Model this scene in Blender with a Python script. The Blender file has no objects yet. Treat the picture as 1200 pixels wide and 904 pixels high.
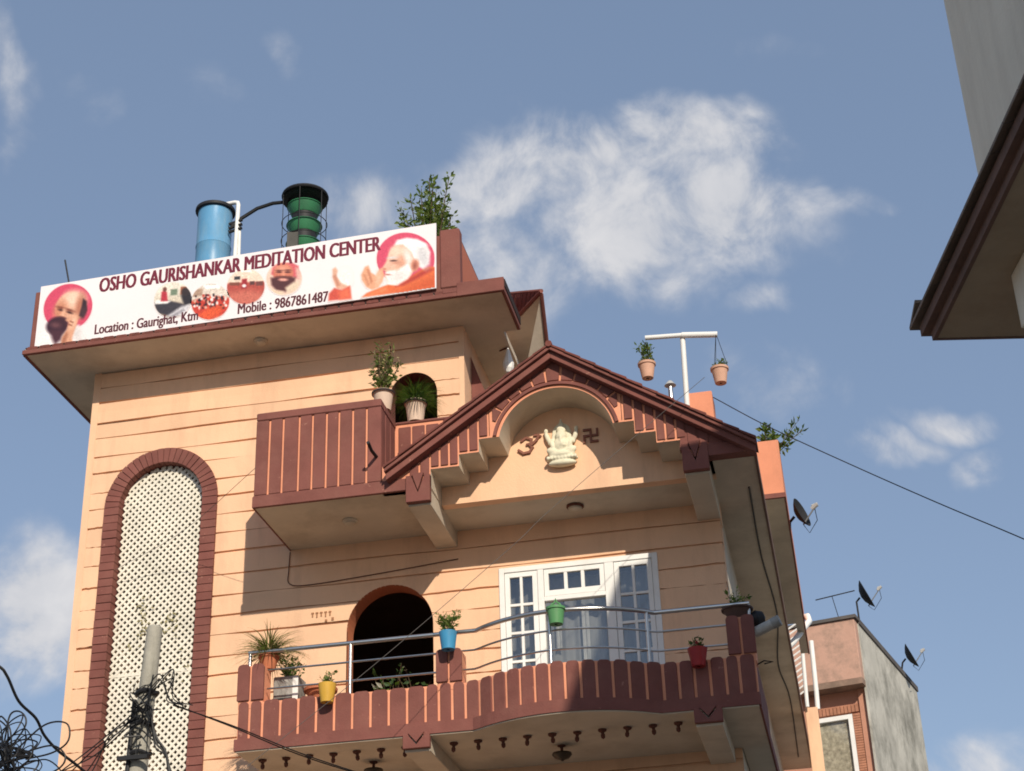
import bpy, bmesh, math, random
from mathutils import Vector, Matrix
random.seed(7)
SC = bpy.context.scene
COL = SC.collection
R = math.radians

# ------------------------------------------------------------------ camera
FPX, PITCH, ROLL, YAW = 1949.0, R(27.69), R(-2.07), R(-10.745)
fwd = Vector((math.sin(YAW)*math.cos(PITCH), math.cos(YAW)*math.cos(PITCH), math.sin(PITCH)))
rt0 = Vector((math.cos(YAW), -math.sin(YAW), 0)); up0 = rt0.cross(fwd)
rgt = rt0*math.cos(ROLL) + up0*math.sin(ROLL)
upv = -rt0*math.sin(ROLL) + up0*math.cos(ROLL)
cam = bpy.data.cameras.new('camera'); camo = bpy.data.objects.new('camera', cam); COL.objects.link(camo)
m = Matrix((rgt, upv, -fwd)).transposed().to_4x4(); m.translation = (0, 0, 1.6)
camo.matrix_world = m
cam.sensor_width = 36; cam.lens = FPX/1200*36; cam.clip_start = .05; cam.clip_end = 3000
SC.camera = camo

# ------------------------------------------------------------------ sun, sky, exposure
SUN_TO = Vector((.65, -1.485, .84)).normalized()
sun = bpy.data.lights.new('sun', 'SUN'); suno = bpy.data.objects.new('sun', sun); COL.objects.link(suno)
sun.energy = 4.3; sun.angle = R(.55); sun.color = (1, .90, .755)
suno.rotation_euler = SUN_TO.to_track_quat('Z', 'Y').to_euler(); suno.location = (10, -20, 30)
SC.view_settings.view_transform = 'Standard'; SC.view_settings.look = 'None'
SC.view_settings.exposure = 0.0; SC.view_settings.gamma = 1; SC.view_settings.use_curve_mapping = False
SC.cycles.use_denoising = True
SC.cycles.filter_width = 1.8; SC.cycles.max_bounces = 8; SC.cycles.diffuse_bounces = 4

W = bpy.data.worlds.new('World'); SC.world = W; W.use_nodes = True
def build_world():
    nt = W.node_tree; N = nt.nodes; L = nt.links; N.clear()
    def nd(t, **k):
        n = N.new(t)
        for a, b in k.items(): setattr(n, a, b)
        return n
    def mth(op, a, b=None, c=None, clamp=False):
        n = nd('ShaderNodeMath', operation=op, use_clamp=clamp)
        for i, v in enumerate((a, b, c)):
            if v is None: continue
            if isinstance(v, (int, float)): n.inputs[i].default_value = v
            else: L.new(v, n.inputs[i])
        return n.outputs[0]
    def vm(op, a, b=None):
        n = nd('ShaderNodeVectorMath', operation=op)
        for i, v in enumerate((a, b)):
            if v is None: continue
            if isinstance(v, (tuple, Vector)): n.inputs[i].default_value = tuple(v)
            else: L.new(v, n.inputs[i])
        return n.outputs['Value'] if op in ('DOT_PRODUCT', 'LENGTH') else n.outputs[0]
    sky = nd('ShaderNodeTexSky', sky_type='NISHITA', sun_disc=False)
    sky.sun_elevation = math.asin(SUN_TO.z); sky.sun_rotation = math.atan2(SUN_TO.x, SUN_TO.y)
    sky.air_density = 1.25; sky.dust_density = 1.4; sky.ozone_density = 2.0; sky.altitude = 1350
    tc = nd('ShaderNodeTexCoord'); d = vm('NORMALIZE', tc.outputs['Generated'])
    # directions towards which the clouds of that afternoon stood (azimuth/elevation tangents, fixed in the world)
    a = vm('DOT_PRODUCT', d, rgt); b = vm('DOT_PRODUCT', d, upv); f = vm('DOT_PRODUCT', d, fwd)
    cx = nd('ShaderNodeCombineXYZ'); L.new(a, cx.inputs[0]); L.new(b, cx.inputs[1])
    nz0 = nd('ShaderNodeTexNoise'); L.new(d, nz0.inputs['Vector'])
    nz0.inputs['Scale'].default_value = 9; nz0.inputs['Detail'].default_value = 4; nz0.inputs['Roughness'].default_value = .55
    wv = vm('SUBTRACT', nz0.outputs['Color'], (.5, .5, .5))
    wn = nd('ShaderNodeVectorMath', operation='SCALE'); L.new(wv, wn.inputs[0]); wn.inputs['Scale'].default_value = .10
    pc = vm('ADD', cx.outputs[0], wn.outputs[0])
    blobs = [(680,200,95,50,1.0),(790,180,105,48,1.0),(850,258,98,64,1.0),(745,285,130,80,.9),(590,235,75,60,.72),
             (440,250,75,42,.62),(510,270,70,50,.55),(945,222,55,20,.5),(610,330,110,60,.62),(1015,532,50,18,.6),(1060,512,50,20,.62),(1110,482,50,20,.72),(915,460,60,40,.48),
             (25,728,90,62,.95),(10,95,20,65,.42),(322,58,18,28,.34),(1143,535,26,26,.55),(780,360,50,35,.6),
             (905,50,60,20,.2),(990,210,40,14,.36),(910,365,40,20,.5),(100,95,40,22,.3),(1130,890,70,35,.7),(250,125,90,30,.16),(560,300,120,60,.5)]
    tot = None
    for (px, py, rx, ry, w) in blobs:
        u, v = (px-600)/FPX, -(py-452)/FPX; l = math.sqrt(1+u*u+v*v)
        q = vm('SUBTRACT', pc, (u/l, v/l, 0)); q = vm('MULTIPLY', q, (FPX/rx, FPX/ry, 0)); r_ = vm('LENGTH', q)
        mr = nd('ShaderNodeMapRange', interpolation_type='SMOOTHSTEP'); L.new(r_, mr.inputs[0])
        mr.inputs[1].default_value = 1.9; mr.inputs[2].default_value = .1; mr.inputs[3].default_value = 0; mr.inputs[4].default_value = w
        tot = mr.outputs[0] if tot is None else mth('MAXIMUM', tot, mr.outputs[0])
    front = nd('ShaderNodeMapRange'); L.new(f, front.inputs[0]); front.inputs[1].default_value = .6; front.inputs[2].default_value = .8
    tot = mth('MULTIPLY', tot, front.outputs[0])
    # the same kind of broken cloud elsewhere in the sky
    nb = nd('ShaderNodeTexNoise'); L.new(d, nb.inputs['Vector']); nb.inputs['Scale'].default_value = 4.5; nb.inputs['Detail'].default_value = 3
    br = nd('ShaderNodeMapRange', interpolation_type='SMOOTHSTEP'); L.new(nb.outputs[0], br.inputs[0])
    br.inputs[1].default_value = .5; br.inputs[2].default_value = .75; br.inputs[4].default_value = .8
    inv = mth('SUBTRACT', 1, front.outputs[0]); tot = mth('MAXIMUM', tot, mth('MULTIPLY', br.outputs[0], inv))
    nz = nd('ShaderNodeTexNoise'); L.new(d, nz.inputs['Vector'])
    nz.inputs['Scale'].default_value = 21; nz.inputs['Detail'].default_value = 10; nz.inputs['Roughness'].default_value = .6; nz.inputs['Distortion'].default_value = .3
    nzb = nd('ShaderNodeTexNoise'); L.new(d, nzb.inputs['Vector'])
    nzb.inputs['Scale'].default_value = 11; nzb.inputs['Detail'].default_value = 5
    n1 = mth('MULTIPLY', mth('SUBTRACT', nz.outputs[0], .48), 2.9)
    n2 = mth('MULTIPLY', mth('SUBTRACT', nzb.outputs[0], .5), 1.3)
    dens = mth('ADD', mth('ADD', tot, mth('MULTIPLY', n1, mth('ADD', tot, .15))), mth('MULTIPLY', n2, mth('ADD', tot, .1)))
    dm = nd('ShaderNodeMapRange', interpolation_type='SMOOTHSTEP'); L.new(dens, dm.inputs[0])
    dm.inputs[1].default_value = .12; dm.inputs[2].default_value = 1.15; dm.inputs[4].default_value = .98
    # airlight: sky desaturated a little by the valley haze
    hs = nd('ShaderNodeHueSaturation'); L.new(sky.outputs[0], hs.inputs['Color']); hs.inputs['Saturation'].default_value = .80; hs.inputs['Value'].default_value = 1.0
    mix = nd('ShaderNodeMix', data_type='RGBA'); L.new(dm.outputs[0], mix.inputs['Factor']); hz = nd('ShaderNodeMix', data_type='RGBA'); hz.inputs['Factor'].default_value = .6; L.new(hs.outputs[0], hz.inputs['A']); hz.inputs['B'].default_value = (1.38, 1.98, 3.1, 1); L.new(hz.outputs['Result'], mix.inputs['A'])
    cc = nd('ShaderNodeMix', data_type='RGBA'); L.new(nz.outputs[0], cc.inputs['Factor']); cc.inputs['A'].default_value = (2.6, 2.9, 3.5, 1); cc.inputs['B'].default_value = (6.0, 5.85, 5.8, 1)
    L.new(cc.outputs['Result'], mix.inputs['B'])
    bg = nd('ShaderNodeBackground'); L.new(mix.outputs['Result'], bg.inputs[0]); bg.inputs[1].default_value = .145
    out = nd('ShaderNodeOutputWorld'); L.new(bg.outputs[0], out.inputs[0])
build_world()

# ------------------------------------------------------------------ materials
MATS = {}
def mat(name, col, rough=.85, var=.12, scale=3.0, bump=.15, bscale=40, dirt=None, dirt_scale=.8, dirt_amt=.4, metal=0, spec=.3, streak=False, trans=0, dlo=.47, dhi=.75, chip=None):
    M_ = bpy.data.materials.new(name); M_.use_nodes = True; nt = M_.node_tree; N = nt.nodes; L = nt.links
    bs = N['Principled BSDF']; bs.inputs['Roughness'].default_value = rough; bs.inputs['Metallic'].default_value = metal
    bs.inputs['Specular IOR Level'].default_value = spec
    if trans: bs.inputs['Transmission Weight'].default_value = trans
    tc = N.new('ShaderNodeTexCoord'); geo = N.new('ShaderNodeNewGeometry')
    n1 = N.new('ShaderNodeTexNoise'); n1.inputs['Scale'].default_value = scale; n1.inputs['Detail'].default_value = 6; n1.inputs['Roughness'].default_value = .6
    L.new(geo.outputs['Position'], n1.inputs['Vector'])
    cr = N.new('ShaderNodeMapRange'); L.new(n1.outputs[0], cr.inputs[0]); cr.inputs[1].default_value = .3; cr.inputs[2].default_value = .7
    cr.inputs[3].default_value = 1-var; cr.inputs[4].default_value = 1+var
    oi = N.new('ShaderNodeObjectInfo')
    orr = N.new('ShaderNodeMapRange'); L.new(oi.outputs['Random'], orr.inputs[0]); orr.inputs[3].default_value = 1-var*.45; orr.inputs[4].default_value = 1+var*.45
    mu = N.new('ShaderNodeMath'); mu.operation = 'MULTIPLY'; L.new(cr.outputs[0], mu.inputs[0]); L.new(orr.outputs[0], mu.inputs[1])
    mx = N.new('ShaderNodeVectorMath'); mx.operation = 'SCALE'; mx.inputs[0].default_value = col[:3]; L.new(mu.outputs[0], mx.inputs['Scale'])
    cout = mx.outputs[0]
    if dirt:
        n2 = N.new('ShaderNodeTexNoise'); n2.inputs['Scale'].default_value = dirt_scale; n2.inputs['Detail'].default_value = 8; n2.inputs['Roughness'].default_value = .68
        mp = N.new('ShaderNodeMapping'); L.new(geo.outputs['Position'], mp.inputs[0])
        if streak: mp.inputs['Scale'].default_value = (2.6, 2.6, .5)
        L.new(mp.outputs[0], n2.inputs['Vector'])
        dr = N.new('ShaderNodeMapRange'); L.new(n2.outputs[0], dr.inputs[0]); dr.inputs[1].default_value = dlo; dr.inputs[2].default_value = dhi; dr.inputs[4].default_value = dirt_amt
        mm = N.new('ShaderNodeMix'); mm.data_type = 'RGBA'; L.new(dr.outputs[0], mm.inputs['Factor']); L.new(cout, mm.inputs['A']); mm.inputs['B'].default_value = (*dirt, 1)
        cout = mm.outputs['Result']
    if chip:
        n5 = N.new('ShaderNodeTexNoise'); n5.inputs['Scale'].default_value = 8; n5.inputs['Detail'].default_value = 7; n5.inputs['Roughness'].default_value = .7; L.new(geo.outputs['Position'], n5.inputs['Vector'])
        c5 = N.new('ShaderNodeMapRange'); L.new(n5.outputs[0], c5.inputs[0]); c5.inputs[1].default_value = .655; c5.inputs[2].default_value = .68; c5.inputs[4].default_value = .7
        m5 = N.new('ShaderNodeMix'); m5.data_type = 'RGBA'; L.new(c5.outputs[0], m5.inputs['Factor']); L.new(cout, m5.inputs['A']); m5.inputs['B'].default_value = (*chip, 1); cout = m5.outputs['Result']
    L.new(cout, bs.inputs['Base Color'])
    if bump:
        n3 = N.new('ShaderNodeTexNoise'); n3.inputs['Scale'].default_value = bscale; n3.inputs['Detail'].default_value = 4; L.new(geo.outputs['Position'], n3.inputs['Vector'])
        n4 = N.new('ShaderNodeTexNoise'); n4.inputs['Scale'].default_value = 3.5; n4.inputs['Detail'].default_value = 3; L.new(geo.outputs['Position'], n4.inputs['Vector'])
        ad = N.new('ShaderNodeMath'); ad.operation = 'MULTIPLY_ADD'; L.new(n4.outputs[0], ad.inputs[0]); ad.inputs[1].default_value = 2.0; L.new(n3.outputs[0], ad.inputs[2])
        bp = N.new('ShaderNodeBump'); bp.inputs['Strength'].default_value = bump; bp.inputs['Distance'].default_value = .012
        L.new(ad.outputs[0], bp.inputs['Height']); L.new(bp.outputs[0], bs.inputs['Normal'])
    MATS[name] = M_; return M_
PEACH = mat('peach_paint', (.80,.505,.32), .9, .09, .8, .3, 50, (.52,.31,.20), 1.0, .5, streak=True, dlo=.5, dhi=.74)
RED = mat('oxide_red_paint', (.195,.070,.056), .85, .16, 2.2, .3, 45, (.26,.115,.088), 2.6, .5, dlo=.45, dhi=.75, chip=(.40,.20,.145))
REDT = mat('oxide_red_tile', (.165,.052,.04), .85, .22, 8, .4, 50, (.06,.03,.025), 6, .6)
SALMON = mat('salmon_paint', (.76,.32,.19), .85, .1, 3, .2, 60, (.55,.24,.15), 4, .3)
ORANGE = mat('orange_paint', (.66,.26,.15), .85, .1, 2, .2, 50, (.45,.2,.12), 2, .5, streak=True)
BEIGE = mat('cream_plaster', (.61,.53,.42), .9, .08, 1.5, .2, 60, (.38,.31,.23), 1.3, .6, dlo=.47, dhi=.72)
LATT = mat('cream_lattice', (.78,.73,.62), .88, .08, 3, .25, 60, (.42,.40,.33), 2.0, .5, dlo=.5, dhi=.72)
WHITE = mat('white_paint', (.80,.79,.76), .55, .04, 3, .08, 40, (.55,.52,.46), 4, .25)
DARK = mat('dark_trim', (.035,.022,.02), .8, .1, 4, .1)
STEEL = mat('brushed_steel', (.62,.60,.57), .28, .05, 20, .05, 200, metal=1)
BLACK = mat('black_rubber', (.012,.012,.013), .5, .1, 5, 0)
BLACKP = mat('black_plastic', (.02,.02,.022), .6, .15, 5, .1)
CONC = mat('grey_concrete', (.33,.31,.26), .95, .15, 4, .5, 70, (.16,.15,.12), 3, .6, streak=True)
GRIME = mat('grimy_concrete', (.52,.50,.44), .95, .2, 1.2, .4, 30, (.16,.155,.13), .9, .85, dlo=.46, dhi=.66)
PINK = mat('weathered_pink', (.58,.35,.265), .9, .18, 1.5, .3, 40, (.24,.17,.13), 1.5, .9, dlo=.45, dhi=.64)
PINK2 = mat('pink_plaster', (.50,.25,.17), .9, .1, 1.5, .3, 40, (.3,.14,.1), 1.3, .4)
TERRA = mat('terracotta', (.50,.17,.085), .85, .12, 6, .2, 60, (.30,.13,.09), 5, .4)
TERRAP = mat('pale_terracotta', (.58,.34,.24), .85, .1, 6, .2, 60, (.4,.25,.19), 5, .4)
CREAMP = mat('cream_clay', (.66,.49,.38), .8, .06, 5, .1, 60, (.45,.3,.2), 4, .4)
BLUEP = mat('blue_plastic', (.05,.25,.44), .5, .1, 5, .03, 40, (.12,.2,.26), 6, .5)
YELP = mat('yellow_plastic', (.62,.36,.05), .5, .1, 5, .03, 40, (.4,.26,.1), 6, .5)
GRNP = mat('green_plastic', (.10,.28,.11), .5, .1, 5, .03, 40, (.14,.22,.12), 6, .5)
REDP = mat('red_plastic', (.34,.025,.025), .5, .1, 5, .03, 40, (.25,.06,.05), 6, .5)
TANKB = mat('blue_drum', (.11,.30,.50), .38, .1, 3, .08, 30, (.26,.36,.42), 2.2, .6, streak=True, dlo=.42, dhi=.7)
TANKG = mat('green_enamel', (.045,.22,.10), .5, .15, 4, .05, 30, (.03,.06,.04), 4, .6, dlo=.42, dhi=.7)
def leaf_mat(name, col):
    M_ = mat(name, col, .55, .45, 9, 0, spec=.35); nt = M_.node_tree; N = nt.nodes; L = nt.links; bs = N['Principled BSDF']; out = N['Material Output']
    tr = N.new('ShaderNodeBsdfTranslucent'); src = bs.inputs['Base Color'].links[0].from_socket
    sc_ = N.new('ShaderNodeVectorMath'); sc_.operation = 'MULTIPLY'; sc_.inputs[1].default_value = (1.5, 1.5, .8); L.new(src, sc_.inputs[0]); L.new(sc_.outputs[0], tr.inputs[0])
    mx = N.new('ShaderNodeMixShader'); mx.inputs[0].default_value = .4; L.new(bs.outputs[0], mx.inputs[1]); L.new(tr.outputs[0], mx.inputs[2]); L.new(mx.outputs[0], out.inputs['Surface']); return M_
LEAF = leaf_mat('leaf_green', (.085,.14,.032)); LEAFY = leaf_mat('leaf_yellow_green', (.17,.22,.055)); LEAFD = leaf_mat('leaf_dark', (.035,.075,.022))
STEM = mat('stem_brown', (.09,.06,.035), .9, .2, 8, .1)
SOIL = mat('soil', (.035,.025,.018), 1, .3, 20, .3)
ASPH = mat('asphalt', (.085,.082,.078), .95, .25, .6, .5, 30, (.16,.145,.12), .3, .6)
PAVE = mat('paving_concrete', (.22,.20,.175), .95, .15, 1, .4, 20, (.2,.18,.15), .7, .5)
CURT = mat('lace_curtain', (.55,.48,.36), .95, .45, 12, .1)
CURTG = mat('grey_curtain', (.42,.41,.39), .95, .12, 3, .1)
CURTW = mat('white_curtain', (.72,.70,.66), .95, .08, 5, .1)
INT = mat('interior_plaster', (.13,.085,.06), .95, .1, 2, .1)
BRICK = mat('orange_brick', (.46,.21,.13), .9, .2, 6, .4, 40, (.3,.13,.08), 4, .5)
STONE = mat('white_painted_relief', (.74,.69,.52), .8, .06, 6, .15, 40, (.45,.4,.28), 8, .4)
BROWN = mat('brown_relief', (.13,.05,.035), .85, .1, 6, .1)
GREYW = mat('grey_wall_paint', (.76,.70,.57), .9, .06, .8, .3, 30, (.58,.52,.42), .9, .6, streak=True, dlo=.45, dhi=.7)
BRNF = mat('brown_fascia', (.17,.105,.085), .85, .14, 3, .3, 40, (.09,.06,.05), 2.5, .6, dlo=.45, dhi=.7)
SOFB = mat('brown_soffit', (.40,.325,.24), .9, .08, 1, .3, 40, (.26,.2,.14), 1.1, .6, dlo=.45, dhi=.7)
ROOFT = mat('grey_brown_tile', (.20,.155,.125), .9, .2, 5, .4, 40, (.1,.09,.08), 3, .4)
def glass_mat(name, tint, rough=.05, refl=.10):
    M_ = bpy.data.materials.new(name); M_.use_nodes = True; nt = M_.node_tree; N = nt.nodes; L = nt.links; N.clear()
    o = N.new('ShaderNodeOutputMaterial'); g = N.new('ShaderNodeBsdfGlossy'); g.inputs['Roughness'].default_value = rough; g.inputs[0].default_value = (.9,.92,.95,1)
    t = N.new('ShaderNodeBsdfTransparent'); t.inputs[0].default_value = (*tint, 1)
    lw = N.new('ShaderNodeLayerWeight'); lw.inputs[0].default_value = .5
    pw = N.new('ShaderNodeMath'); pw.operation = 'POWER'; pw.inputs[1].default_value = 4; L.new(lw.outputs['Facing'], pw.inputs[0])
    ad = N.new('ShaderNodeMath'); ad.operation = 'MULTIPLY_ADD'; ad.inputs[1].default_value = .7; ad.inputs[2].default_value = refl; L.new(pw.outputs[0], ad.inputs[0])
    nz = N.new('ShaderNodeTexNoise'); nz.inputs['Scale'].default_value = 1.4; geo = N.new('ShaderNodeNewGeometry'); L.new(geo.outputs['Position'], nz.inputs[0])
    bp = N.new('ShaderNodeBump'); bp.inputs['Strength'].default_value = .15; bp.inputs['Distance'].default_value = .02; L.new(nz.outputs[0], bp.inputs['Height']); L.new(bp.outputs[0], g.inputs['Normal'])
    mx = N.new('ShaderNodeMixShader'); L.new(ad.outputs[0], mx.inputs[0]); L.new(t.outputs[0], mx.inputs[1]); L.new(g.outputs[0], mx.inputs[2]); L.new(mx.outputs[0], o.inputs[0])
    return M_
GLASS = glass_mat('window_glass', (.80,.81,.81), .05, .12)
GLASSC = glass_mat('clear_glass', (.93,.94,.94), .05, .05)
def flat(name, col, rough=.45, var=.02):
    pr = name.endswith('_print'); return mat(name, col, rough, .22 if pr else var, 7 if pr else 3, 0)

# ------------------------------------------------------------------ mesh helpers
class MB:
    def __init__(s): s.v = []; s.f = []; s.mi = []
    def add(s, vs, fs, mi=0):
        o = len(s.v); s.v += [tuple(p) for p in vs]; s.f += [tuple(i+o for i in f) for f in fs]; s.mi += [mi]*len(fs); return s
    def box(s, x0, x1, y0, y1, z0, z1, mi=0):
        return s.add([(x0,y0,z0),(x1,y0,z0),(x1,y1,z0),(x0,y1,z0),(x0,y0,z1),(x1,y0,z1),(x1,y1,z1),(x0,y1,z1)],
                     [(0,3,2,1),(4,5,6,7),(0,1,5,4),(1,2,6,5),(2,3,7,6),(3,0,4,7)], mi)
    def prism(s, poly, y0, y1, mi=0, mside=None):          # polygon in (x, z), counter-clockwise seen from -Y
        n = len(poly); vs = [(x,y0,z) for x,z in poly] + [(x,y1,z) for x,z in poly]
        s.add(vs, [tuple(range(n)), tuple(range(2*n-1, n-1, -1))], mi)
        o = len(s.v)-2*n
        for i in range(n):
            j = (i+1) % n; s.f.append((o+i, o+n+i, o+n+j, o+j)); s.mi.append(mi if mside is None else mside)
        return s
    def plan(s, poly, z0, z1, mi=0):                        # polygon in (x, y), counter-clockwise from above
        n = len(poly); vs = [(x,y,z0) for x,y in poly] + [(x,y,z1) for x,y in poly]
        fs = [tuple(range(n-1,-1,-1)), tuple(range(n, 2*n))] + [(i, (i+1)%n, n+(i+1)%n, n+i) for i in range(n)]
        return s.add(vs, fs, mi)
    def tube(s, pts, r, n=8, mi=0, cap=True):
        pts = [Vector(p) for p in pts]; rr = r if isinstance(r, (list, tuple)) else [r]*len(pts); o = len(s.v); prev = None
        for i, p in enumerate(pts):
            t = (pts[min(i+1, len(pts)-1)] - pts[max(i-1, 0)])
            t = t.normalized() if t.length > 1e-9 else Vector((0,0,1))
            if prev is None: a = t.cross(Vector((0,0,1)) if abs(t.z) < .9 else Vector((1,0,0))).normalized()
            else:
                a = prev - t*prev.dot(t); a = a.normalized() if a.length > 1e-6 else t.orthogonal().normalized()
            prev = a; b = t.cross(a)
            for k in range(n):
                w = 2*math.pi*k/n; s.v.append(tuple(p + (a*math.cos(w) + b*math.sin(w))*rr[i]))
        for i in range(len(pts)-1):
            for k in range(n):
                k2 = (k+1) % n; s.f.append((o+i*n+k, o+i*n+k2, o+(i+1)*n+k2, o+(i+1)*n+k)); s.mi.append(mi)
        if cap:
            s.f.append(tuple(o+k for k in range(n-1,-1,-1))); s.mi.append(mi)
            e = o+(len(pts)-1)*n; s.f.append(tuple(e+k for k in range(n))); s.mi.append(mi)
        return s
    def lathe(s, prof, c=(0,0,0), n=24, mi=0, axis=None, cap=True):
        o = len(s.v); M3 = Matrix.Identity(3)
        if axis is not None: M3 = Vector(axis).normalized().to_track_quat('Z', 'Y').to_matrix()
        c = Vector(c)
        for r_, z in prof:
            for k in range(n):
                w = 2*math.pi*k/n; s.v.append(tuple(c + M3 @ Vector((r_*math.cos(w), r_*math.sin(w), z))))
        for i in range(len(prof)-1):
            for k in range(n):
                k2 = (k+1) % n; s.f.append((o+i*n+k, o+i*n+k2, o+(i+1)*n+k2, o+(i+1)*n+k)); s.mi.append(mi)
        if cap:
            s.f.append(tuple(o+k for k in range(n-1,-1,-1))); s.mi.append(mi)
            e = o+(len(prof)-1)*n; s.f.append(tuple(e+k for k in range(n))); s.mi.append(mi)
        return s
    def mesh(s, name, mats, bevel=0, smooth=False):
        me = bpy.data.meshes.new(name); me.from_pydata(s.v, [], s.f)
        mats = mats if isinstance(mats, (list, tuple)) else [mats]
        for m_ in mats: me.materials.append(m_)
        me.polygons.foreach_set('material_index', s.mi)
        bm = bmesh.new(); bm.from_mesh(me)
        bmesh.ops.recalc_face_normals(bm, faces=bm.faces)
        if bevel: bmesh.ops.bevel(bm, geom=list(bm.edges), offset=bevel, segments=1, affect='EDGES', clamp_overlap=True)
        bm.to_mesh(me); bm.free()
        if smooth:
            me.polygons.foreach_set('use_smooth', [True]*len(me.polygons))
            try: me.set_sharp_from_angle(angle=R(40))
            except Exception: pass
        me.update(); return me
    def obj(s, name, mats, parent=None, bevel=0, smooth=False):
        return link(name, s.mesh(name, mats, bevel, smooth), parent)
def link(name, data, parent=None):
    o = bpy.data.objects.new(name, data); COL.objects.link(o)
    if parent is not None:
        o.parent = parent
        o.matrix_parent_inverse = INV[parent.name] if parent.name in INV else Matrix.Identity(4)
    return o
INV = {}
def tag(o, label, cat, group=None):
    o['label'] = label; o['category'] = cat
    if group: o['group'] = group
    return o
def thing(name, label, cat, loc=(0,0,0), group=None):
    o = bpy.data.objects.new(name, None); COL.objects.link(o); o.location = loc; o.empty_display_size = .1
    INV[o.name] = Matrix.Translation(-Vector(loc))         # parts are modelled in world coordinates
    return tag(o, label, cat, group)
def struct(name, mb, m_): o = mb.obj(name, m_); o['kind'] = 'structure'; return o

# ------------------------------------------------------------------ ground
struct('ground', MB().add([(-600,-600,0),(600,-600,0),(600,600,0),(-600,600,0)], [(0,1,2,3)]), PAVE)
struct('road', MB().add([(-80,-6,.004),(80,-6,.004),(80,15.5,.004),(-80,15.5,.004)], [(0,1,2,3)]), ASPH)

# ================================================================== the house
WY = 20.0                      # front wall plane
house = thing('house', 'peach painted three storey house with oxide red trim, gabled porch and balconies', 'house', (-5.5, 20, 0))
GZ = [13.33, 13.08, 12.832, 12.5, 12.256, 11.952, 11.698, 11.387, 11.13, 10.849, 10.566, 10.275, 9.949, 9.64, 9.36, 9.093, 8.781, 8.528, 8.231, 7.973, 7.66, 7.414, 7.12, 6.83, 6.5, 6.2]
XL, XT, XR = -10.03, -4.47, -1.13       # left corner, tower's right corner, right corner
OPEN = [(-8.85, .79, 6.3, 11.12), (-5.535, .585, 7.1, 8.955), (-5.2, .34, 10.3, 12.34), (-3.02, 1.045, 7.1, None)]   # cx, half width, sill, spring (None: flat head at 9.605)
FLAT_TOP = 9.605
def hw(o, z):
    cx, w, z0, sp = o
    if z < z0 - 1e-6: return None
    if sp is None: return w if z <= FLAT_TOP + 1e-6 else None
    if z <= sp: return w
    q = w*w - (z-sp)**2
    return math.sqrt(max(q, 0)) if z <= sp + w + 1e-6 else None
def intervals(zm, za, zb, x0, x1):
    cuts = []
    for o in OPEN:
        if hw(o, zm) is not None and o[0]+o[1] > x0 and o[0]-o[1] < x1:
            cuts.append((o[0], hw(o, za) or 0, hw(o, zb) or 0))
    cuts.sort(); out = []; la, lb = x0, x0
    for c, wa, wb in cuts:
        out.append((la, lb, c-wa, c-wb)); la, lb = c+wa, c+wb
    out.append((la, lb, x1, x1)); return out
def xspan(z): return (XL, XT if z > 10.2 else XR)
def wall_slices(z0, z1):
    zs = {z0, z1}
    for o in OPEN:
        top = FLAT_TOP if o[3] is None else o[3]+o[1]
        for q in (o[2], top, o[3]):
            if q is not None and z0 < q < z1: zs.add(q)
        if o[3] is not None:
            for k in range(0, 19):
                q = o[3] + o[1]*math.sin(math.pi/2*k/18)
                if z0 < q < z1: zs.add(q)
    if z0 < 10.2 < z1: zs.add(10.2)
    zs = sorted(zs); return [(zs[i], zs[i+1]) for i in range(len(zs)-1) if zs[i+1]-zs[i] > 1e-4]
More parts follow.
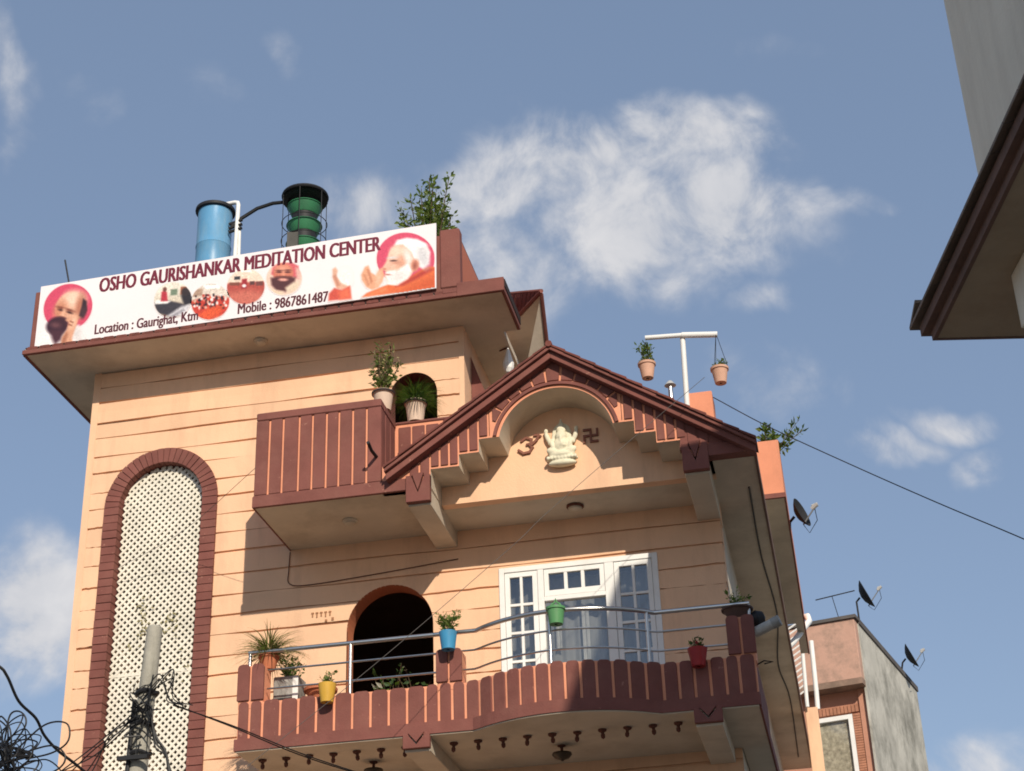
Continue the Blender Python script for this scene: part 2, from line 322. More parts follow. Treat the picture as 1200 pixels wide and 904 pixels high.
# plaster backing, seen in the grooves
mb = MB()
for za, zb in wall_slices(6.2, 13.40):
    zm = (za+zb)/2; x0, x1 = xspan(zm)
    for la, lb, ra, rb in intervals(zm, za, zb, x0, x1):
        mb.add([(la,WY+.03,za),(ra,WY+.03,za),(rb,WY+.03,zb),(lb,WY+.03,zb)], [(0,1,2,3)])
mb.box(XL, XR, WY+.03, WY+.25, 0, 6.2)
wall = mb.obj('front_wall', PEACH, house)
def siding_row(ztop, zbot):
    g = .011; z0, z1 = zbot+g, ztop-g
    if z1-z0 < .03: return
    bm = bmesh.new(); cache = {}
    def V(x, z):
        k = (round(x, 4), round(z, 4))
        if k not in cache: cache[k] = bm.verts.new((x, WY, z))
        return cache[k]
    NS = 8
    for za, zb in wall_slices(z0, z1):
        zm = (za+zb)/2; x0, x1 = xspan(zm); x0 += .012
        for la, lb, ra, rb in intervals(zm, za, zb, x0, x1):
            if ra-la < .02 and rb-lb < .02: continue
            for k in range(NS):
                t0, t1 = k/NS, (k+1)/NS
                q = [V(la+(ra-la)*t0, za), V(la+(ra-la)*t1, za), V(lb+(rb-lb)*t1, zb), V(lb+(rb-lb)*t0, zb)]
                q2 = []
                for v in q:
                    if v not in q2: q2.append(v)
                if len(q2) > 2:
                    try: bm.faces.new(q2)
                    except ValueError: pass
    for v in bm.verts:                       # hand-laid courses: edges wander
        if abs(v.co.z-z0) < 1e-5 or abs(v.co.z-z1) < 1e-5:
            v.co.z += .009*math.sin(v.co.x*1.9+z0*7) + random.uniform(-.006, .006)
    # islands
    left = set(bm.faces); isl = []
    while left:
        st = [left.pop()]; cur = list(st)
        while st:
            f_ = st.pop()
            for e in f_.edges:
                for g_ in e.link_faces:
                    if g_ in left: left.remove(g_); st.append(g_); cur.append(g_)
        isl.append(cur)
    for cur in isl:
        b2 = bmesh.new(); mp = {}
        for f_ in cur:
            vs = []
            for v in f_.verts:
                if v not in mp: mp[v] = b2.verts.new(v.co)
                vs.append(mp[v])
            b2.faces.new(vs)
        bmesh.ops.recalc_face_normals(b2, faces=b2.faces)
        bd = [e for e in b2.edges if len(e.link_faces) == 1]
        ex = bmesh.ops.extrude_edge_only(b2, edges=bd)
        bmesh.ops.translate(b2, verts=[v for v in ex['geom'] if isinstance(v, bmesh.types.BMVert)], vec=(0, .0295, 0))
        bmesh.ops.recalc_face_normals(b2, faces=b2.faces)
        me = bpy.data.meshes.new('siding_board'); b2.to_mesh(me); b2.free(); me.materials.append(PEACH)
        link('siding_board', me, wall)
    bm.free()
for i in range(len(GZ)-1): siding_row(GZ[i], GZ[i+1])
# corner strips close the groove ends a little way in from the corners
mb = MB().box(XL-.004, XL+.10, WY-.004, WY+.02, 6.2, 13.33); mb.obj('corner_strip', PEACH, house)
mb = MB().box(XT-.07, XT+.004, WY-.004, WY+.02, 10.4, 13.33); mb.obj('corner_strip', PEACH, house)
# other walls and floors
MB().box(XL, XL+.2, WY+.045, 34, 0, 13.4).obj('side_wall', PEACH, house)
MB().box(XR-.2, XR, WY+.045, 34, 0, 10.2).obj('side_wall', BEIGE, house)
MB().box(XL, XR, 33.8, 34, 0, 10.2).obj('back_wall', PEACH, house)
MB().box(XT-.2, XT, WY+.045, 27, 10.35, 13.4).obj('tower_side_wall', PEACH, house)
MB().box(XL, XT, 26.8, 27, 10.35, 13.4).obj('tower_back_wall', PEACH, house)
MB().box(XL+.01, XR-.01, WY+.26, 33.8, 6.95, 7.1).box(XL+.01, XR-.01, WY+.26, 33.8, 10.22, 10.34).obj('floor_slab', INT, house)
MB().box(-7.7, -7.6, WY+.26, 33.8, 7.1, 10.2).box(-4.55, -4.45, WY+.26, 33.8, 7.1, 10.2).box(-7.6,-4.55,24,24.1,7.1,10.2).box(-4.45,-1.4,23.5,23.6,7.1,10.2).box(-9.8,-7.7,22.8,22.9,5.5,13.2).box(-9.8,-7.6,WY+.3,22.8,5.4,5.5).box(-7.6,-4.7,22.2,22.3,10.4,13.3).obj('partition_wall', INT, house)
# side wall courses turning the corner
for z in GZ[12:21]:
    MB().box(XR-.001, XR+.012, WY+.0, WY+.30, z+.012, z+.25).obj('corner_return', PEACH, house)
def arch_pts(cx, r, sp, n=24, z0=None):
    p = [(cx + r*math.cos(math.pi*k/n), sp + r*math.sin(math.pi*k/n)) for k in range(n+1)]
    if z0 is not None: p = [(cx+r, z0)] + p + [(cx-r, z0)]
    return p
def reveal(name, cx, r, z0, sp, y0, y1, m_, th=.006):
    a = arch_pts(cx, r, sp, 28, z0); mb = MB(); n = len(a)
    vs = [(x, y0, z) for x, z in a] + [(x, y1, z) for x, z in a]
    mb.add(vs, [(i, i+1, n+i+1, n+i) for i in range(n-1)]); return mb.obj(name, m_, house)
DOORR = mat('door_reveal_paint', (.60,.20,.10), .85, .08, 3, .15, 40, (.4,.14,.08), 3, .3)
reveal('doorway_reveal', -5.535, .585, 7.1, 8.955, WY-.002, WY+.30, DOORR)
reveal('doorway_reveal', -5.2, .34, 10.36, 12.34, WY-.002, WY+.28, RED)
MB().box(-4.98,-4.90,WY+.3,WY+1.3,7.1,9.2).obj('door_leaf', BROWN, house)

# ---- arched lattice with brick surround
CX, RI, RO, SP = -8.85, .615, .835, 11.12
backing = MB()
a_o, a_i = arch_pts(CX, RO-.012, SP, 32, 6.2), arch_pts(CX, RI+.006, SP, 32, 6.2); n = len(a_o)
vs = [(x,WY-.028,z) for x,z in a_o]+[(x,WY-.028,z) for x,z in a_i]+[(x,WY+.18,z) for x,z in a_o]+[(x,WY+.18,z) for x,z in a_i]
backing.add(vs, [f for i in range(n-1) for f in ((i,i+1,n+i+1,n+i),(n+i,n+i+1,3*n+i+1,3*n+i),(2*n+i,3*n+i,3*n+i+1,2*n+i+1),(i,2*n+i,2*n+i+1,i+1))])
sur = backing.obj('brick_surround', mat('red_mortar', (.09,.03,.025), .95, .1, 4, .2), house)
def voussoir(t0, t1, j):
    q = []
    for r_ in (RI, RO):
        for t in ((t0, t1) if r_ == RI else (t1, t0)): q.append((CX+r_*math.cos(t), SP+r_*math.sin(t)))
    return MB().prism(q, WY-.042+j, WY+.175)
bh = .118; nb_ = int((SP-6.2)/bh)
bme = [MB().box(0, RO-RI, -.002*k-.042, .175, .0035, bh-.0035).mesh('brick', RED, .004) for k in range(3)]
for side in (-1, 1):
    for k in range(nb_+1):
        z = SP-(k+1)*bh
        if z < 6.0: break
        o = link('brick', random.choice(bme), sur)
        o.location = ((CX-RO) if side < 0 else (CX+RI), WY + random.uniform(-.006,.004), z + random.uniform(-.002,.002))
        o.matrix_parent_inverse = INV[house.name].inverted() @ INV[house.name]
NV = 26
for k in range(NV):
    d_ = .0055; voussoir(math.pi*k/NV+d_, math.pi*(k+1)/NV-d_, random.uniform(-.006,.004)).obj('brick', RED, sur, .003)
# lattice slats, each clipped to the arch
lat = MB().box(CX-RI, CX+RI, WY+.098, WY+.128, 8.672, 8.705).obj('lattice_screen', LATT, house)
def inside(x, z): return abs(x-CX) <= RI and (z <= SP or (x-CX)**2+(z-SP)**2 <= RI*RI) and z > 6.25
P_ = .1005; SW = .0185
for sgn in (1, -1):
    kk = -40
    zz = 6.3 - 1.4
    while zz < 12.5:
        lo = hi = None
        for i in range(0, 401):
            x = CX-RI + 2*RI*i/400; z = zz + sgn*(x-CX) + .62
            if inside(x, z):
                lo = x if lo is None else lo; hi = x
        if lo is not None and hi-lo > .04:
            z0, z1 = zz+sgn*(lo-CX)+.62, zz+sgn*(hi-CX)+.62
            w_ = SW; nx, nz_ = -sgn*.7071*w_, .7071*w_
            y0 = WY+.100 if sgn > 0 else WY+.106
            poly = [(lo-nx,z0-nz_),(hi-nx,z1-nz_),(hi+nx,z1+nz_),(lo+nx,z0+nz_)]
            poly = [(min(max(x, CX-RI-.003), CX+RI+.003), z) for x, z in poly]
            MB().prism(poly, y0+random.uniform(-.002,.002), y0+.026).obj('slat', LATT, lat)
        zz += P_
# a few creeper leaves caught in the lattice
mb = MB()
for (cx_, cz_, n_) in ((-9.05,9.55,26),(-8.62,9.4,30),(-9.0,9.15,14),(-8.42,8.8,10)):
    for _ in range(n_):
        p = Vector((cx_+random.gauss(0,.07), WY+.08+random.uniform(-.02,.01), cz_+random.gauss(0,.13))); s = random.uniform(.015,.035)
        ax = Vector((random.uniform(-1,1), random.uniform(-.4,.4), random.uniform(-1,1))).normalized(); bx_ = ax.cross(Vector((0,1,.2))).normalized()
        mb.add([p-ax*s, p+bx_*s*.5, p+ax*s, p-bx_*s*.5], [(0,1,2,3)])
cr_ = mb.obj('dry_creeper', mat('dry_leaf', (.25,.22,.11), .9, .4, 9, 0)); tag(cr_, 'dry creeper leaves caught in the cream arched lattice', 'creeper')

# ---- upper roof: eave, parapet
eave = MB().box(-10.75, -3.74, 19.18, 20.32, 13.332, 13.42).box(-10.75, -3.95, 20.32, 27.4, 13.332, 13.42).obj('eave_soffit', BEIGE, house)
fas = MB().box(-10.78, -4.36, 19.15, 19.21, 13.318, 13.384).box(-4.56, -4.36, 19.152, 19.21, 13.384, 13.45).box(-4.36, -3.70, 19.15, 19.21, 13.318, 13.53)
fas.box(-10.79, -10.74, 19.21, 27.4, 13.318, 13.43).box(-3.745, -3.70, 19.21, 20.30, 13.318, 13.53).box(-4.36,-3.745,19.21,20.3,13.45,13.53)
fas.obj('eave_fascia', RED, house, .006)
MB().box(-3.705, -3.69, 19.2, 20.3, 13.40, 13.52).obj('drip_edge', DARK, house)
tl = MB().box(-10.74, -4.3, 19.165, 19.3, 13.41, 13.428).obj('tile_ledge', DARK, house)
x = -10.72
tme = MB().prism([(0,0),(.175,0),(.175,.035),(.15,.05),(.025,.05),(0,.035)], 0, .1).mesh('ridge_tile', REDT, .004)
while x < -4.5:
    o = link('ridge_tile', tme, tl); o.location = (x, 19.155+random.uniform(-.006,.006), 13.383+random.uniform(-.004,.004)); x += .195
MB().box(-10.74, -4.36, 19.27, 19.42, 13.43, 14.42).box(-4.50, -4.36, 19.42, 25, 13.43, 14.46).box(-10.74,-10.6,19.42,25,13.43,14.42).obj('roof_parapet', RED, house, .01)
MB().box(-4.36, -4.352, 19.29, 25, 13.54, 14.40).obj('parapet_side_panel', mat('terracotta_paint', (.50,.165,.10), .85, .1, 2, .2, 50, (.3,.1,.07), 2, .4), house)
MB().box(-4.62, -4.33, 19.25, 19.43, 13.53, 14.5).obj('parapet_pier', RED, house, .02)
MB().box(-10.6, -4.5, 19.42, 27, 13.42, 13.5).obj('roof_deck', CONC, house)
# stair head wall behind the tower's corner, with its raking tiled verge
MB().plan([(-3.37,20.26),(-3.56,21.76),(-3.72,23.1),(-4.6,23.1),(-4.6,21.5),(-4.17,21.32)], 13.825, 13.90).obj('rear_canopy', BEIGE, house)
fin = [(-3.385,20.285,13.822)] + [(-3.427, 20.9, 13.349), (-3.453, 21.4, 12.834), (-3.991, 21.4, 12.822), (-3.726, 20.9, 13.123)]
MB().add(fin+[(x,y+.08,z) for x,y,z in fin], [(0,1,2,3,4),(9,8,7,6,5)]+[(k,5+k,5+(k+1)%5,(k+1)%5) for k in range(5)]).obj('sunlit_strip_fin', BEIGE, house)  # fin added in the outline of the sunlit strip, tilted to catch the sun
MB().box(-4.47,-3.4,23.0,23.1,10.4,13.83).obj('stair_head_wall', BEIGE, house)
B_, C_, A_ = Vector((-3.36,20.24,13.85)), Vector((-4.17,21.29,13.85)), Vector((-4.10,21.45,14.60))
mb = MB().add([B_, C_, A_, B_+Vector((0,.06,.05)), C_+Vector((0,.06,.05)), A_+Vector((0,.06,.05))], [(0,1,2),(5,4,3),(0,3,4,1),(1,4,5,2),(2,5,3,0)])
vg = mb.obj('tiled_hip', DARK, house); nrm_ = (C_-B_).cross(A_-B_).normalized()
if nrm_.y > 0: nrm_ = -nrm_
for i in range(9):
    t0, t1 = i/9, (i+.93)/9
    p0, p1 = B_.lerp(C_, t0), A_.lerp(C_, t0); p2, p3 = A_.lerp(C_, t1), B_.lerp(C_, t1); n_ = max(1, int((p1-p0).length/.17))
    for k in range(n_):
        a0, a1 = k/n_+.01, (k+1)/n_-.01; jz = random.uniform(0,.008)
        c = [p0.lerp(p1,a0)+nrm_*(.035+jz), p0.lerp(p1,a1)+nrm_*(.035+jz), p3.lerp(p2,a1)+nrm_*.012, p3.lerp(p2,a0)+nrm_*.012]
        MB().add(c+[v-nrm_*.011 for v in c], [(0,1,2,3),(7,6,5,4),(0,4,5,1),(1,5,6,2),(2,6,7,3),(3,7,4,0)]).obj('roof_tile', REDT, vg)
MB().tube([B_+Vector((0,-.02,.01)), C_+Vector((0,-.02,.0))], .03, 6).obj('verge_trim', RED, vg); MB().tube([B_+Vector((0,0,.03)), A_+Vector((0,0,.04))], .03, 6).obj('ridge_trim', RED, vg)
MB().tube([(-3.365,20.25,13.84),(-3.417,20.87,13.349),(-3.443,21.38,12.834)], .028, 6).obj('edge_trim', RED, vg)
MB().prism([(-4.46,11.6),(-4.05,11.8),(-4.46,13.05)], 20.42, 20.45).obj('shaded_wall_triangle', RED, house)  # shadowed lower wall beside the tower, put in as a flat red triangle

t = thing('hanging_bag', 'white crumpled bag hanging under the eave beside the upper tower', 'bag', (-3.98,20.75,12.9))
MB().lathe([(.012,0),(.03,-.05),(.05,-.14),(.085,-.26),(.075,-.34),(.04,-.40),(.005,-.42)], (-3.98,20.75,13.30), 9, cap=False).obj('bag', WHITE, t)
MB().tube([(-4.12,20.85,13.33),(-3.98,20.75,13.31)], .012, 6).obj('bracket', BROWN, t)

# ---- upper corner balcony (box) with grooved red panels
BX0, BX1, BY0, BZ0, BZ1 = -6.92, -5.25, 18.5, 10.19, 11.53
ub = MB().box(BX0+.02, BX1-.02, BY0+.02, BY0+.14, BZ0+.14, BZ1-.04).box(BX1-.14, BX1-.02, BY0+.14, 19.24, BZ0+.14, BZ1-.04).box(BX0+.02, BX0+.14, BY0+.14, WY, BZ0+.14, BZ1-.04).box(-5.39,-3.6,19.24,19.36,BZ0+.14,BZ1-.04).obj('upper_balcony', SALMON, house)
MB().box(BX0, -4.6, BY0+.03, WY, BZ0, BZ0+.14).obj('balcony_soffit', BEIGE, ub)
MB().box(BX0-.01, -4.88, BY0-.02, BY0+.03, BZ0-.008, BZ0+.155).obj('bottom_band', RED, ub, .006)
MB().box(BX0-.02, BX0, BY0-.02, WY, BZ0-.01, BZ0+.14).obj('side_band', RED, ub, .004)
MB().box(BX0-.01, BX1+.01, BY0-.012, BY0+.15, BZ1-.11, BZ1).box(BX1-.15, BX1+.01, BY0+.15, 19.22, BZ1-.11, BZ1).box(BX1-.15,-3.6,19.22,19.38,BZ1-.04,BZ1).box(BX0-.01, BX0+.15, BY0+.15, WY, BZ1-.11, BZ1).obj('coping', RED, ub, .012)
gx = [BX0]; 
for cxp in (133,182,240,288,338,383,432,481): gx.append(-6.937 + (cxp-82)/(530-82)*(BX1+6.937))
gx.append(BX1)
for i in range(len(gx)-1):
    MB().box(gx[i]+(.016 if i else -.008), gx[i+1]-(.016 if i < len(gx)-2 else -.008), BY0-.008+random.uniform(-.003,.003), BY0+.03, BZ0+.165, BZ1-.115).obj('panel', RED, ub, .006)
gy = [18.53, 18.72, 18.95, 19.20]
for i in range(3):
    MB().box(BX1-.03, BX1+.006, gy[i]+.012, gy[i+1]-.012, BZ0+.2, BZ1-.12).obj('panel', RED, ub, .006)
for i in range(9):
    x0 = -5.22 + i*.19
    MB().box(x0+.012, x0+.178, 19.222, 19.26, BZ0+.2, BZ1-.085).obj('panel', RED, ub, .006)
MB().tube([(-5.30,18.50,10.70),(-5.31,18.30,10.70),(-5.31,18.14,10.74)], .022, 10).obj('drain_spout', BLACKP, house)

# ---- gabled porch
GC = -2.975; GY = 18.5; NY = 19.09; SL = .668; ZA = 11.735; ACZ, AR = 10.637, .74
def rake(x): return ZA - SL*abs(x-GC)
steps = [(.73,.99,10.78),(.99,1.25,10.60),(1.25,1.62,10.44)]
right_pts = [(GC+AR*math.cos(t), ACZ+AR*math.sin(t)) for t in [math.asin((10.78-ACZ)/AR) + (math.pi-2*math.asin((10.78-ACZ)/AR))*k/32 for k in range(33)]]
outline_in = []                                    # right to left along the underside
low = [(GC+1.9,10.2),(GC+1.62,10.2),(GC+1.62,10.44),(GC+1.25,10.44),(GC+1.25,10.60),(GC+.99,10.60),(GC+.99,10.78)]
outline_in = low + right_pts + [(2*GC-x, z) for x, z in reversed(low)]
top = [(GC-1.9, rake(GC-1.9)+.06), (GC, ZA+.06), (GC+1.9, rake(GC+1.9)+.06)]
# quads between the underside and the rake line keep the shell clean
mb = MB(); pts = outline_in
for i in range(len(pts)-1):
    (xa, za), (xb, zb) = pts[i], pts[i+1]
    if abs(xa-xb) > 1e-6:
        for y_, fl in ((GY, 0), (NY, 1)):
            mb.add([(xa,y_,za),(xb,y_,zb),(xb,y_,rake(xb)+.06),(xa,y_,rake(xa)+.06)], [(0,1,2,3)], 0)
    mb.add([(xa,GY,za),(xb,GY,zb),(xb,NY,zb),(xa,NY,za)], [(0,1,2,3)], 1)
gab = mb.obj('gable_front', [SALMON, BEIGE], house)
def fit(poly): return poly
def vpanel(x0, x1, zb):
    x0 += .015; x1 -= .015
    pl = [(x0,zb),(x1,zb),(x1,rake(x1)-.005)] + ([(GC,ZA-.005)] if x0 < GC < x1 else []) + [(x0,rake(x0)-.005)]
    if min(rake(x0), rake(x1)) - zb < .02: return
    MB().prism(pl, GY-.02+random.uniform(-.003,.003), GY+.01).obj('panel', RED, gab, .004)
for s in (-1, 1):
    for d0, d1, zb in steps:
        nn = 2 if d1-d0 < .3 else 3
        for k in range(nn):
            e0, e1 = d0+(d1-d0)*k/nn + (.1 if (d0 == .73 and k == 0) else 0), d0+(d1-d0)*(k+1)/nn
            x0, x1 = sorted((GC+s*e0, GC+s*e1)); vpanel(x0, x1, zb+.028)
    for e0, e1 in ((1.62,1.76),(1.76,1.90),(1.9,2.06),(2.06,2.25)):
        x0, x1 = sorted((GC+s*e0, GC+s*e1)); vpanel(x0, x1, 10.36)
MB().box(GC-2.25, GC-1.9, GY-.0, GY+.12, 10.19, 10.55).obj('gable_infill', SALMON, gab)
NR = 11; t_lo = R(24)
for k in range(NR):
    t0 = t_lo + (math.pi-2*t_lo)*k/NR + .018; t1 = t_lo + (math.pi-2*t_lo)*(k+1)/NR - .018
    def ro(t):
        c, s_ = math.cos(t), math.sin(t)
        r1 = (ZA-.008-ACZ)/(s_+SL*abs(c)); r2 = .80/abs(c) if abs(c) > 1e-6 else 9
        return min(r1, r2)
    ts = [t0+(t1-t0)*j/6 for j in range(7)]
    pl = [(GC+.838*math.cos(t), ACZ+.838*math.sin(t)) for t in ts] 
    po = [(GC+max(ro(t),.842)*math.cos(t), ACZ+max(ro(t),.842)*math.sin(t)) for t in reversed(ts)]
    if max(ro(t) for t in ts) > .86: MB().prism(list(reversed(pl+po)), GY-.02+random.uniform(-.003,.003), GY+.01).obj('panel', RED, gab)
mb = MB(); TT = [R(11)+(math.pi-R(22))*k/40 for k in range(41)]
for k in range(40):
    q = [(GC+r_*math.cos(t), ACZ+r_*math.sin(t)) for r_, t in ((.775,TT[k]),(.815,TT[k]),(.815,TT[k+1]),(.775,TT[k+1]))]
    mb.prism(q, GY-.034, GY+.01)
mb.obj('arch_band', RED, gab)
# niche wall, porch soffit, brackets
MB().prism([(GC-1.9,10.19),(GC+1.9,10.19),(GC+1.9,10.35),(GC,11.62),(GC-1.9,10.35)], NY+.002, NY+.15).obj('niche_wall', PEACH, house)
MB().box(-4.62, -1.12, NY+.004, WY, 10.2, 10.33).obj('porch_soffit', BEIGE, house)
for x0, x1 in ((-4.905,-4.595),(-1.425,-1.105)):
    br = MB().box(x0+.012, x1-.012, GY+.04, WY, 9.975, 10.42).obj('bracket_beam', BEIGE, house, .006)
    c = (x0+x1)/2
    MB().prism([(x0,10.0),(x1,10.0),(x1,10.36),(c+.09,10.36),(c,10.12),(c-.09,10.36),(x0,10.36)], GY-.05, GY+.04).obj('bracket_plate', RED, br, .004)
    MB().prism([(c-.075,10.385),(c,10.155),(c+.075,10.385)], GY-.056, GY+.04).obj('wedge', RED, br)
MB().box(-1.115, -.545, GY-.035, GY+.14, 10.17, 10.33).obj('eave_end_band', RED, house, .005)
MB().prism([(-1.45,10.3),(-.56,10.3),(-.60,10.36),(-1.4,10.7)], GY-.008, GY+.1).obj('eave_end_panel', RED, house)
# raking verge mouldings + tiles + roof slopes
verge = None
for s in (-1, 1):
    xe = -5.135 if s < 0 else -.525
    def band(zo, z1_, y0, y1, ex=0):
        x2 = xe + s*ex; za_ = 11.885
        return [(GC, za_+zo), (x2, za_+zo-SL*abs(x2-GC)), (x2, za_+z1_-SL*abs(x2-GC)), (GC, za_+z1_)], y0, y1
    pl, a_, b_ = band(-.155, -.06, 18.345, 18.5); v1 = MB().prism(pl if s > 0 else list(reversed(pl)), a_, b_).obj('verge_board', RED, house, .004)
    pl, a_, b_ = band(-.058, -.012, 18.29, 18.5, .01); MB().prism(pl if s > 0 else list(reversed(pl)), a_, b_).obj('verge_moulding', RED, v1, .004)
    xend = xe + s*.02 if s > 0 else -4.62
    pl, a_, b_ = band(-.02, .0, 18.30, 23.0); 
    xf = xe-.06 if s > 0 else -4.7
    pl = [(GC,11.87),(xf,11.87-SL*abs(xf-GC)),(xf,11.82-SL*abs(xf-GC)),(GC,11.82)]
    MB().prism(pl if s > 0 else list(reversed(pl)), 18.5, 21.0 if s > 0 else 19.2).obj('roof_slope', REDT, house)
    L_ = math.hypot(1, SL); nt_ = 13 if s > 0 else 11
    for k in range(nt_):
        d0 = abs(xe-GC)*k/nt_; d1 = d0 + abs(xe-GC)/nt_ + .02
        z0, z1 = 11.885-SL*d0, 11.885-SL*d1
        q = [(GC+s*d0, z0-.012), (GC+s*d1, z1-.004), (GC+s*d1, z1+.036+random.uniform(-.006,.006)), (GC+s*d0, z0+.018)]
        MB().prism(q if s > 0 else list(reversed(q)), 18.265+random.uniform(-.012,.012), 18.7).obj('roof_tile', REDT, v1, .005)
MB().tube([(GC,18.26,11.895),(GC,21,11.895)], .045, 8).obj('ridge_cap', REDT, house)
# side eave along the right flank
MB().box(XR, -.56, GY+.05, 34, 10.2, 10.33).obj('side_eave_soffit', BEIGE, house)
MB().box(-.565, -.535, GY+.0, 34, 10.185, 10.34).obj('side_eave_fascia', BRNF, house)
MB().box(XL+.2, -.6, 20.6, 34, 10.34, 10.40).obj('roof_deck', CONC, house)
# terrace upstand on the right flank, further back
ter = MB().box(-1.2, -.30, 22.0, 27.5, 11.09, 11.94).box(-.44,-.30,27.5,29.2,11.09,11.94).obj('terrace_parapet', ORANGE, house, .012)
MB().box(-1.2, -.31, 22.03, 27.5, 11.035, 11.09).box(-.44,-.31,27.5,29.15,11.035,11.09).obj('terrace_soffit', BEIGE, ter)
MB().box(-1.2, -.285, 21.985, 22.03, 11.03, 11.10).box(-.31,-.285,22.03,29.2,11.03,11.10).obj('terrace_band', RED, ter)
MB().box(XR-.15, XR+.0, 21.5, 27, 10.33, 11.05).obj('terrace_wall', BEIGE, ter)
MB().box(-1.56, -1.18, 22.0, 22.5, 10.4, 12.86).obj('roof_pier', ORANGE, house, .015)

# ---- lower balcony
def bulge(x):
    u = (x-GC)/1.06
    return 0 if abs(u) >= 1 else .40*(1-u*u)**.9
def fpath(off, x0=-6.95, x1=-.79, n=62): return [(x0+(x1-x0)*k/n, 18.33-off-bulge(x0+(x1-x0)*k/n)) for k in range(n+1)]
def strip(off_f, off_b, z0, z1, x0=-6.95, x1=-.79):
    f_, b_ = fpath(off_f, x0, x1), fpath(off_b, x0, x1); n = len(f_); mb = MB()
    vs = [(x,y,z0) for x,y in f_]+[(x,y,z1) for x,y in f_]+[(x,y,z0) for x,y in b_]+[(x,y,z1) for x,y in b_]
    fs = []
    for i in range(n-1): fs += [(i,i+1,n+i+1,n+i),(2*n+i+1,2*n+i,3*n+i,3*n+i+1),(n+i,n+i+1,3*n+i+1,3*n+i),(i+1,i,2*n+i,2*n+i+1)]
    fs += [(0,n,3*n,2*n),(n-1,3*n-1,4*n-1,2*n-1)]
    return mb.add(vs, fs)
lb = strip(-.02, -.17, 7.1, 7.572).obj('balcony_parapet', SALMON, house)
strip(.05, -.16, 6.985, 7.125, -6.96, -.78).obj('edge_band', RED, lb, 0)
f_ = fpath(.03, -6.94, -.80)
MB().plan([(x,y) for x,y in f_] + [(-.80,27.0),(-1.12,27.0),(-1.12,WY),(-6.94,WY)], 6.97, 7.09).obj('balcony_slab', BEIGE, house)
MB().box(-.93,-.79,18.5,20.4,7.1,7.56).obj('side_parapet', RED, lb); MB().box(-6.95,-6.81,18.5,WY,7.1,7.56).obj('side_parapet', RED, lb)
MB().box(-.80,-.775,18.35,27,6.965,7.12).obj('side_band', RED, lb)
def ppanel(xa, xb, z0, z1, off=0, parent=lb, r_=.042):
    ya, yb = 18.33-off-bulge(xa), 18.33-off-bulge(xb)
    a = Vector((xa, ya, 0)); b = Vector((xb, yb, 0)); d = (b-a); w = d.length; d.normalize(); nrm = Vector((d.y, -d.x, 0))
    if nrm.y > 0: nrm = -nrm
    prof = [(0,z0),(w,z0),(w,z1-r_)] + [(w-r_+r_*math.cos(t), z1-r_+r_*math.sin(t)) for t in (R(22),R(45),R(68))] + [(w-r_,z1),(r_,z1)] + [(r_-r_*math.cos(t), z1-r_+r_*math.sin(t)) for t in (R(68),R(45),R(22))] + [(0,z1-r_)]
    jj = random.uniform(-.003,.003); vs = []
    for o_ in (.0+jj, -.045):
        for s_, z in prof: vs.append(a + d*s_ + nrm*o_ + Vector((0,0,z)))
    n = len(prof); mb = MB().add(vs, [tuple(range(n)), tuple(range(2*n-1,n-1,-1))] + [(i,n+i,n+(i+1)%n,(i+1)%n) for i in range(n)])
    mb.obj('panel', RED, parent, .005)
px_ = [277+0,289,306.5,326,347,368.5,389.5,411,432,453.5,475,494.5,511,526,542]
xs = [-6.955,-6.80,-6.64]
x = -6.64
while x < -4.75: x += .222; xs.append(min(x, 99))
while x < -4.2: x += .16; xs.append(x)
while x < -1.2: x += .178; xs.append(x)
xs = [x for x in xs if x < -1.0] + [-.98, -.79]
for i in range(len(xs)-1):
    if xs[i+1]-xs[i] > .07: ppanel(xs[i]+.017, xs[i+1]-.017, 7.13, 7.585+random.uniform(-.006,.006))
# pillars
for x0, x1, zt in ((-6.965,-6.635,8.05),(-4.51,-4.20,8.0),(-1.085,-.765,8.06)):
    yb_ = 18.33-bulge((x0+x1)/2)*0
    pl_ = MB().box(x0+.01, x1-.01, 18.345, 18.62, 7.5, zt-.015).obj('pillar', SALMON, lb, .01)
    c = (x0+x1)/2
    for a_, b_ in ((x0, c-.014), (c+.014, x1)):
        w = b_-a_; mb = MB(); r_ = .045
        prof = [(a_,7.60),(b_,7.60),(b_,zt-r_),(b_-r_*.3,zt-r_*.3),(b_-r_,zt),(a_+r_,zt),(a_+r_*.3,zt-r_*.3),(a_,zt-r_)]
        mb.prism(prof, 18.318, 18.36).obj('panel', RED, pl_, .005)
for x0, x1 in ((-4.9,-4.58),(-1.53,-1.21)):
    br = MB().box(x0+.01, x1-.01, 18.33, WY, 6.80, 6.97).obj('bracket_beam', BEIGE, lb, .006); c = (x0+x1)/2
    MB().prism([(x0,6.83),(x1,6.83),(x1,7.0),(c+.11,7.0),(c,6.87),(c-.11,7.0),(x0,7.0)], 18.265, 18.335).obj('bracket_plate', RED, br, .004)
    MB().prism([(c-.095,7.01),(c,6.90),(c+.095,7.01)], 18.262, 18.33).obj('wedge', RED, br)
